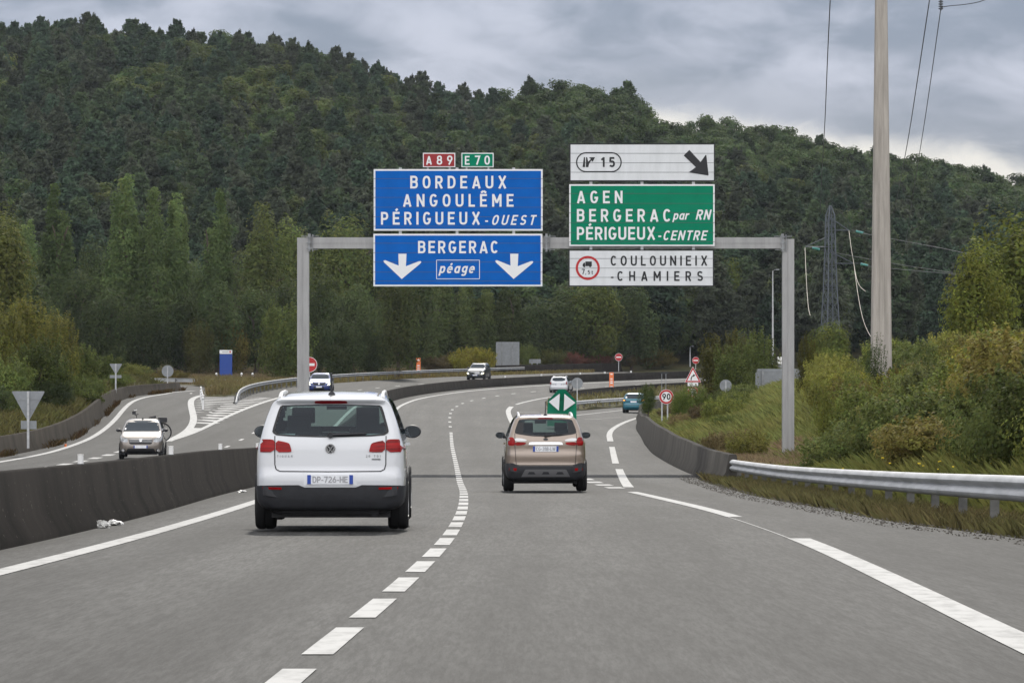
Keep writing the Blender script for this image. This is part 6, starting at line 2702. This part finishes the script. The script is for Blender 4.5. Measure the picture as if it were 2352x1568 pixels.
BT = [(15, 470, 130, 470, CM), (215, 560, 110, 468, CD), (452, 590, 110, 462, CD), (560, 600, 120, 466, CD), (612, 484, 140, 436, CP), (668, 505, 120, 446, CM), (738, 560, 120, 462, CM), (795, 474, 140, 440, CP), (865, 560, 140, 446, CD), (945, 590, 130, 446, CD), (-30, 600, 150, 400, CD), (70, 640, 140, 398, CD), (185, 610, 120, 412, CD), (245, 672, 140, 402, CD), (330, 690, 130, 408, CD), (420, 672, 120, 414, CD), (500, 660, 130, 412, CD), (585, 650, 120, 416, CD), (660, 640, 120, 420, CD), (735, 640, 130, 408, CD), (810, 655, 130, 414, CD), (870, 700, 100, 410, CD), (1012, 690, 110, 412, CD), (1225, 690, 130, 424, CD), (1290, 668, 150, 430, CD), (1368, 640, 150, 438, CM), (1450, 660, 150, 432, CD), (1530, 672, 150, 428, CD), (1596, 645, 140, 436, CD), (1668, 600, 120, 452, CG), (1640, 700, 130, 420, CD), (1745, 646, 95, 414, (.125, .140, .030)), (1700, 690, 120, 436, CD), (1806, 680, 130, 440, CD), (1862, 640, 140, 456, CM), (1945, 700, 140, 450, CD), (1985, 640, 130, 462, CD), (2062, 610, 140, 458, CM), (2130, 650, 150, 448, CD), (2205, 600, 150, 452, CM), (2290, 580, 160, 448, CD), (2380, 560, 160, 448, CM)]
for i, (x, yt, w, Y, c) in enumerate(BT):
    if x > 1000:
        Y = max(Y, 486 + max(0, x - 1400) * .12)
    pos = 'far left' if x < 250 else 'behind the left gantry post' if x < 860 else 'below the signs' if x < 1300 else 'below the white sign and beam' if x < 1720 else 'behind the concrete pole'
    hue = {CM: 'mid green', CD: 'dark green', CP: 'olive green', CG: 'bright green'}.get(c, 'yellow green')
    tree('broadleaf_tree', '%s broadleaf tree at the foot of the hill, %s' % (hue, pos), 'broad', x, yt, w, Y, c, i % 5, GBR)
tree('broadleaf_tree', 'pale green pointed tree standing before the dark trees below the blue sign', 'tallbush', 915, 655, 132, 396, (.078, .098, .030), 1, None, 866)
tree('broadleaf_tree', 'large olive tree at the left frame edge', 'broad', -6, 476, 165, 300, (.115, .130, .036), 2)
tree('broadleaf_tree', 'large yellowing tree at the right frame edge above the thicket', 'broad', 2330, 500, 270, 205, (.125, .150, .034), 3)
tree('broadleaf_tree', 'yellow green tree at the right edge leaning out beside the concrete pole', 'broad', 2245, 568, 170, 198, (.145, .165, .034), 1)
tree('broadleaf_tree', 'bright green round tree standing behind the pylon', 'broad', 1912, 742, 115, 385, (.100, .125, .026), 0, None, 880)

for x, yt, w, Y, c, lb, yb in [
        (456, 750, 84, 408, (.085, .085, .024), 'round olive bush left of the blue totem', 868),
        (532, 748, 88, 412, CO, 'round yellowing bush behind the blue totem', 866),
        (655, 712, 140, 380, CM, 'wide green bush left of the gantry post', 868),
        (775, 742, 120, 392, CD, 'dark green bush right of the left gantry post', 868),
        (850, 740, 100, 400, CD, 'dark green bush left of the pale pointed tree', 862),
        (1000, 822, 70, 440, CB, 'small brownish bush right of the far orange panel', 852),
        (1085, 803, 120, 442, CY_, 'yellow green bush behind the dark SUV', 852),
        (1040, 815, 70, 446, CO, 'ochre bush left of the yellow green bush', 852),
        (1212, 794, 50, 474, CM, 'green bush just right of the large panel back', 846),
        (1270, 805, 75, 478, (.098, .105, .032), 'pale olive bush behind the small oblong panel', 846),
        (1316, 812, 60, 480, CR, 'reddish bush right of the pale olive bush', 846),
        (1372, 816, 85, 486, CR, 'low red autumn bush left of the no entry sign', 842),
        (1448, 812, 60, 492, CB, 'brown bush right of the small no entry sign', 842),
        (1505, 806, 100, 496, CO, 'ochre bush in front of the short lamp mast', 842),
        (1662, 776, 130, 262, (.092, .092, .022), 'large yellow green bush left of the right gantry post', 935),
        (1732, 772, 118, 268, CM, 'olive bush touching the right gantry post', 935),
        (1690, 800, 120, 255, CM, 'dense green bush below the large yellow green one', 940),
        (1858, 790, 64, 190, (.100, .100, .022), 'tall slender bush right of the gantry post', 950),
        (1590, 893, 95, 228, CG, 'light green shrub half covering the lower speed sign', 972),
        (1567, 905, 60, 226, CG, 'light green shrub touching the 90 sign', 968),
        (1487, 888, 46, 252, (.088, .125, .030), 'small bright shrub in front of the teal hatchback', 948)]:
    tree('bush', lb, 'bush' if w > 40 else 'tallbush', x, yt, w, Y, c, int(x) % 4, None, yb, 'bush')

GLB = 'bushes behind the slip road wall'
for i, (x, yt, w, Y, c) in enumerate([(-10, 715, 150, 222, (.150, .155, .036)), (60, 705, 140, 228, (.160, .160, .034)), (130, 735, 110, 226, (.155, .155, .036)), (95, 790, 150, 205, CM), (10, 830, 160, 196, CM), (170, 800, 130, 240, CM), (225, 822, 140, 262, CM), (285, 838, 130, 285, (.12, .13, .036)), (190, 870, 130, 222, CM), (110, 880, 130, 204, CD), (30, 900, 130, 190, CM), (-30, 890, 130, 184, CD), (250, 858, 110, 262, CM), (330, 856, 80, 352, CO), (395, 852, 90, 358, CO)]):
    Y = Y + 13 if Y < 300 else Y
    tree('bush', '%s bush in the thicket behind the slip road wall' % ({CM: 'green', CD: 'dark green', CO: 'ochre'}.get(c, 'yellowing')), 'bush', x, yt, w, Y, c, i % 4, GLB, None, 'bush')


def thicket():
    rng = np.random.default_rng(21)
    cols = [(.150, .180, .044), (.180, .215, .052), (.190, .195, .046), (.150, .172, .060), (.190, .170, .050), (.115, .142, .044), (.210, .205, .040)]
    nm = ['green', 'light green', 'olive', 'grey green', 'ochre', 'dark green', 'yellow green']
    spots = []
    y = 58.0
    while y < 205:
        x = 8.0 + (0.4 if y < 120 else (y - 120) * .055)
        while x < 27:
            if abs(x / y) < .128 + .03:
                spots.append((x + rng.uniform(-.35, .35), y + rng.uniform(-1, 1)))
            x += 1.75 + .004 * y
        y += 3.4 + .02 * y
    n = 0
    for X, Y in spots:
        s = F / Y
        xd = X * s + CX
        yg = CY + (HC - float(terr(X, Y))) * s
        grass = xd < 1795 and Y > 118
        if xd < 1890 and Y > 80:
            continue
        hgt = rng.uniform(1.1, 1.9) * (1.0 if X > 9.2 else .78)
        if X > 16:
            hgt *= 1.15
        k = rng.integers(0, len(cols))
        if X < 10 and rng.uniform() < .5:
            k = 5
        tree('bush', '%s bush in the thicket on the right bank behind the guardrail' % nm[k], 'bush', xd, CY + (HC - float(terr(X, Y)) - hgt) * s, rng.uniform(2.0, 2.9) * s, Y, cols[k], int(rng.integers(0, 6)), 'bushes in the right bank thicket', None, 'bush')
        n += 1
    print('thicket', n)


thicket()


def bank_shrubs():
    rng = np.random.default_rng(33)
    cs = [(.165, .195, .048), (.140, .175, .046), (.185, .185, .048), (.160, .130, .060), (.120, .150, .048)]
    nm = ['light green', 'green', 'yellow green', 'dry brownish', 'dull green']
    for k in range(58):
        Y = rng.uniform(128, 285)
        X = float(xlf(Y) + rbf(Y)) + rng.uniform(1.8, 10.5)
        s_ = F / Y
        xd = X * s_ + CX
        if xd > 1745:
            continue
        h = rng.uniform(.5, 1.0) + (.5 if xd > 1650 and rng.uniform() < .5 else 0)
        c = rng.integers(0, 5)
        tree('bush', 'low %s shrub in the long grass of the right bank' % nm[c], 'bush', xd, CY + (HC - float(terr(X, Y)) - h) * s_, rng.uniform(1.2, 2.4) * s_, Y, cs[c], int(rng.integers(0, 6)), 'low shrubs on the right bank', None, 'bush')


bank_shrubs()
for x, yt, Y, c, lb in ((2012, 800, 150, CD, 'dark ivy bush climbing the foot of the concrete pole'), (1892, 900, 110, (.165, .185, .040), 'yellow leaved shrub at the top of the bank near the gantry post')):
    tree('bush', lb, 'tallbush', x, yt, 62, Y, c, 2, None, None, 'bush')


# ---- grass: blades as one mesh per stretch
def grass(name, label, sampler, n, h, col, w=.03, lean=.35, seed=0, heads=0.0):
    rng = np.random.default_rng(seed)
    P = sampler(rng, n)
    n = len(P)
    a = rng.uniform(0, 2 * np.pi, n)
    hh = h * rng.uniform(.45, 1.25, n)
    ww = w * rng.uniform(.6, 1.4, n)
    t = np.stack([np.cos(a), np.sin(a), np.zeros(n)], 1) * ww[:, None]
    le = rng.normal(0, lean, (n, 2)) * hh[:, None]
    tip = P + np.concatenate([le, hh[:, None]], 1)
    mid = P + np.concatenate([le * .35, hh[:, None] * .6], 1)
    V = np.stack([P - t, P + t, mid + t * .8, tip], 1).reshape(-1, 3)
    Vq = V.reshape(-1, 4, 3)
    tint = np.clip(rng.normal(.42, .17, n), 0, 1)
    px, py = P[:, 0], P[:, 1]
    patch = .5 + .25 * np.sin(px * 1.3 + py * .23) + .25 * np.sin(py * .31 - px * .7 + 1.2)
    hue = np.clip(.25 + .45 * patch + rng.normal(0, .12, n), 0, 1)
    o = bpy.data.objects.new(name, np_mesh(name, V, quads(n), LEAF, {'tint': tint, 'hue': hue}))
    o.color = col + (1,)
    tag(link(o), label, 'grass', kind='stuff')


def samp_bank(rng, n):
    Y = rng.uniform(112, 300, n)
    off = rng.uniform(1.1, 9.5, n)
    X = xlf(Y) + rbf(Y) + off
    return np.stack([X, Y, terr(X, Y) - .04], 1)


def samp_verge(a, b, y0, y1, dz=-.18):
    def f(rng, n):
        Y = rng.uniform(y0, y1, n)
        X = xlf(Y) + REf(Y) + rng.uniform(a, b, n)
        return np.stack([X, Y, terr(X, Y) + dz], 1)
    return f


def samp_in(fn, bb, h=.1):
    def f(rng, n):
        X, Y = rng.uniform(bb[0], bb[1], n), rng.uniform(bb[2], bb[3], n)
        k = np.array([fn(Vector((x, y))) for x, y in zip(X, Y)])
        X, Y = X[k], Y[k]
        return np.stack([X, Y, zr(X, Y) + h], 1)
    return f


def samp_rect(x0, x1, y0, y1, dz=0):
    def f(rng, n):
        X, Y = rng.uniform(x0, x1, n), rng.uniform(y0, y1, n)
        return np.stack([X, Y, terr(X, Y) + dz], 1)
    return f


grass('bank_grass', 'long green grass on the bank above the exit barrier', samp_bank, 110000, .42, (.145, .160, .052), .016, .55, 1)


grass('gravel', 'loose grey grit along the edge of the right shoulder', samp_verge(-.5, .2, 18, 122, .0), 3200, .02, (.17, .16, .145), .014, .8, 14)


def samp_dry(rng, n):
    Y = rng.uniform(114, 150, n)
    X = xlf(Y) + rbf(Y) + rng.uniform(.5, 4.5, n)
    return np.stack([X, Y, terr(X, Y)], 1)


grass('dry_grass', 'dry brown grass on the bank beside the guardrail end', samp_dry, 22000, .45, (.26, .205, .12), .011, .3, 2)
grass('verge_weeds', 'mixed weeds and dry stalks under the right guardrail', samp_verge(.25, 1.35, 30, 124), 52000, .31, (.165, .155, .066), .011, .35, 3)
grass('verge_weeds', 'low green weeds along the edge of the right shoulder', samp_verge(-.25, .5, 30, 126), 12000, .15, (.14, .15, .05), .010, .5, 4)
grass('bank_grass', 'undergrowth between the guardrail and the thicket', samp_verge(1.9, 5.0, 40, 130), 60000, .5, (.115, .125, .038), .012, .45, 5)
grass('island_grass', 'rough grass on the slip road island', samp_in(isl_in, isl_bb), 16000, .55, (.125, .11, .048), .025, .3, 6)
grass('wedge_grass', 'rough grass on the exit wedge', samp_in(wed_in, wed_bb, .2), 26000, .42, (.125, .115, .045), .03, .3, 7)
grass('far_grass', 'dry grass beyond the far guardrail and slip road', lambda rng, n: (lambda Y, o: np.stack([xlf(Y) + o, Y, terr(xlf(Y) + o, Y)], 1))(rng.uniform(348, 480, n), -15.9 - rng.uniform(0, 1, n)**1.4 * 42), 60000, .42, (.17, .14, .078), .04, .3, 8)
grass('far_grass', 'dry grass beside the outside of the far bend', lambda rng, n: (lambda Y, o: np.stack([xlf(Y) + o, Y, zr(xlf(Y) + o, Y)], 1))(rng.uniform(345, 470, n), rng.uniform(-16.2, -14.6, n)), 9000, .35, (.15, .13, .05), .03, .3, 9)
grass('wall_grass', 'grass along the top of the slip road wall', lambda rng, n: (lambda Y, o: np.stack([xlf(Y) + lbf(Y) - o, Y, terr(xlf(Y) + lbf(Y) - o - .3, Y)], 1))(rng.uniform(150, 320, n), rng.uniform(.8, 5, n)), 20000, .38, (.10, .10, .036), .03, .4, 10)


def samp_wallfoot(rng, n):
    P = np.array([left_wall.data.vertices[i].co[:2] for i in range(0, len(left_wall.data.vertices), 10)])
    k = rng.integers(0, len(P) - 1, n)
    t = rng.uniform(0, 1, n)[:, None]
    Q = P[k] * (1 - t) + P[k + 1] * t
    Q[:, 0] += rng.uniform(.0, .22, n)
    keep = np.sin(Q[:, 1] * .35) + np.sin(Q[:, 1] * .13 + 1) + rng.normal(0, .5, n) > .5
    Q = Q[keep]
    return np.concatenate([Q, zr(Q[:, 0], Q[:, 1])[:, None]], 1)


grass('wall_weeds', 'dry weeds at the foot of the slip road wall', samp_wallfoot, 5000, .28, (.09, .065, .03), .02, .4, 11)


def flowers():
    rng = np.random.default_rng(8)
    m = MB()
    fm = pmat('yellow_petals', (.62, .46, .02), .6, .3)
    for k in range(46):
        Y = rng.uniform(60, 92)
        xd = rng.normal(2200, 70) if rng.uniform() < .75 else rng.uniform(1900, 2352)
        X = (xd - CX) / F * Y
        z = HC - (rng.normal(1068, 14) - CY) / F * Y
        r = rng.uniform(.008, .018)
        m.box((X, Y, z), (r * 2, r * 2, r * 1.2), rng.uniform(0, 3))
    tag(m.build('flowers', fm), 'scattered yellow flowers above the right guardrail', 'flowers', kind='stuff')


flowers()


# ---- litter
def litter():
    rng = np.random.default_rng(9)
    film = pmat('clear_film', (.62, .62, .60), .25, .6)
    for (x, y, sx, sy, lb) in ((227, 1208, .13, .07, 'crumpled clear plastic bag at the foot of the median barrier'), (252, 1202, .15, .05, 'flattened plastic wrapping at the foot of the median barrier'), (556, 1126, .08, .03, 'scrap of white film by the barrier near the white SUV')):
        X, Y = un(x, y + 4)
        m = MB()
        import bmesh
        bm = bmesh.new()
        bmesh.ops.create_icosphere(bm, subdivisions=3, radius=1)
        for v in bm.verts:
            k = 1 + .35 * math.sin(v.co.x * 7 + v.co.z * 5) * math.cos(v.co.y * 6 + v.co.x * 4) + rng.normal() * .10
            v.co = Vector((v.co.x * sx * k, v.co.y * .16 * k, max(-.2, v.co.z) * sy * k))
        me = bpy.data.meshes.new('litter')
        bm.to_mesh(me)
        bm.free()
        me.materials.append(film)
        o = link(bpy.data.objects.new('plastic_litter', me))
        o.location = (X, Y, float(zr(X, Y)) + .012)
        tag(o, lb, 'litter')
    X, Y = un(150.5, 1026)
    m = MB()
    m.lathe([(.04, 0), (.055, .12), (.06, .13)], 14, Matrix.Translation((X, Y, float(zr(X, Y)))))
    tag(m.build('cup', ORANGE), 'small orange cup lying by the slip road wall', 'litter')


litter()


def build_haze():
    m = bpy.data.materials.new('haze')
    m.use_nodes = True
    nt = m.node_tree
    nt.nodes.clear()
    out = nt.nodes.new('ShaderNodeOutputMaterial')
    v = nt.nodes.new('ShaderNodeVolumePrincipled')
    v.inputs['Color'].default_value = (.78, .86, .95, 1)
    v.inputs['Density'].default_value = .00005
    v.inputs['Anisotropy'].default_value = .0
    nt.links.new(v.outputs[0], out.inputs['Volume'])
    mb = MB().box((0, 1150, 45), (2200, 2900, 120))
    o = mb.build('haze', m)
    tag(o, 'thin pale haze in the air before the hill', 'haze', kind='stuff')


build_haze()
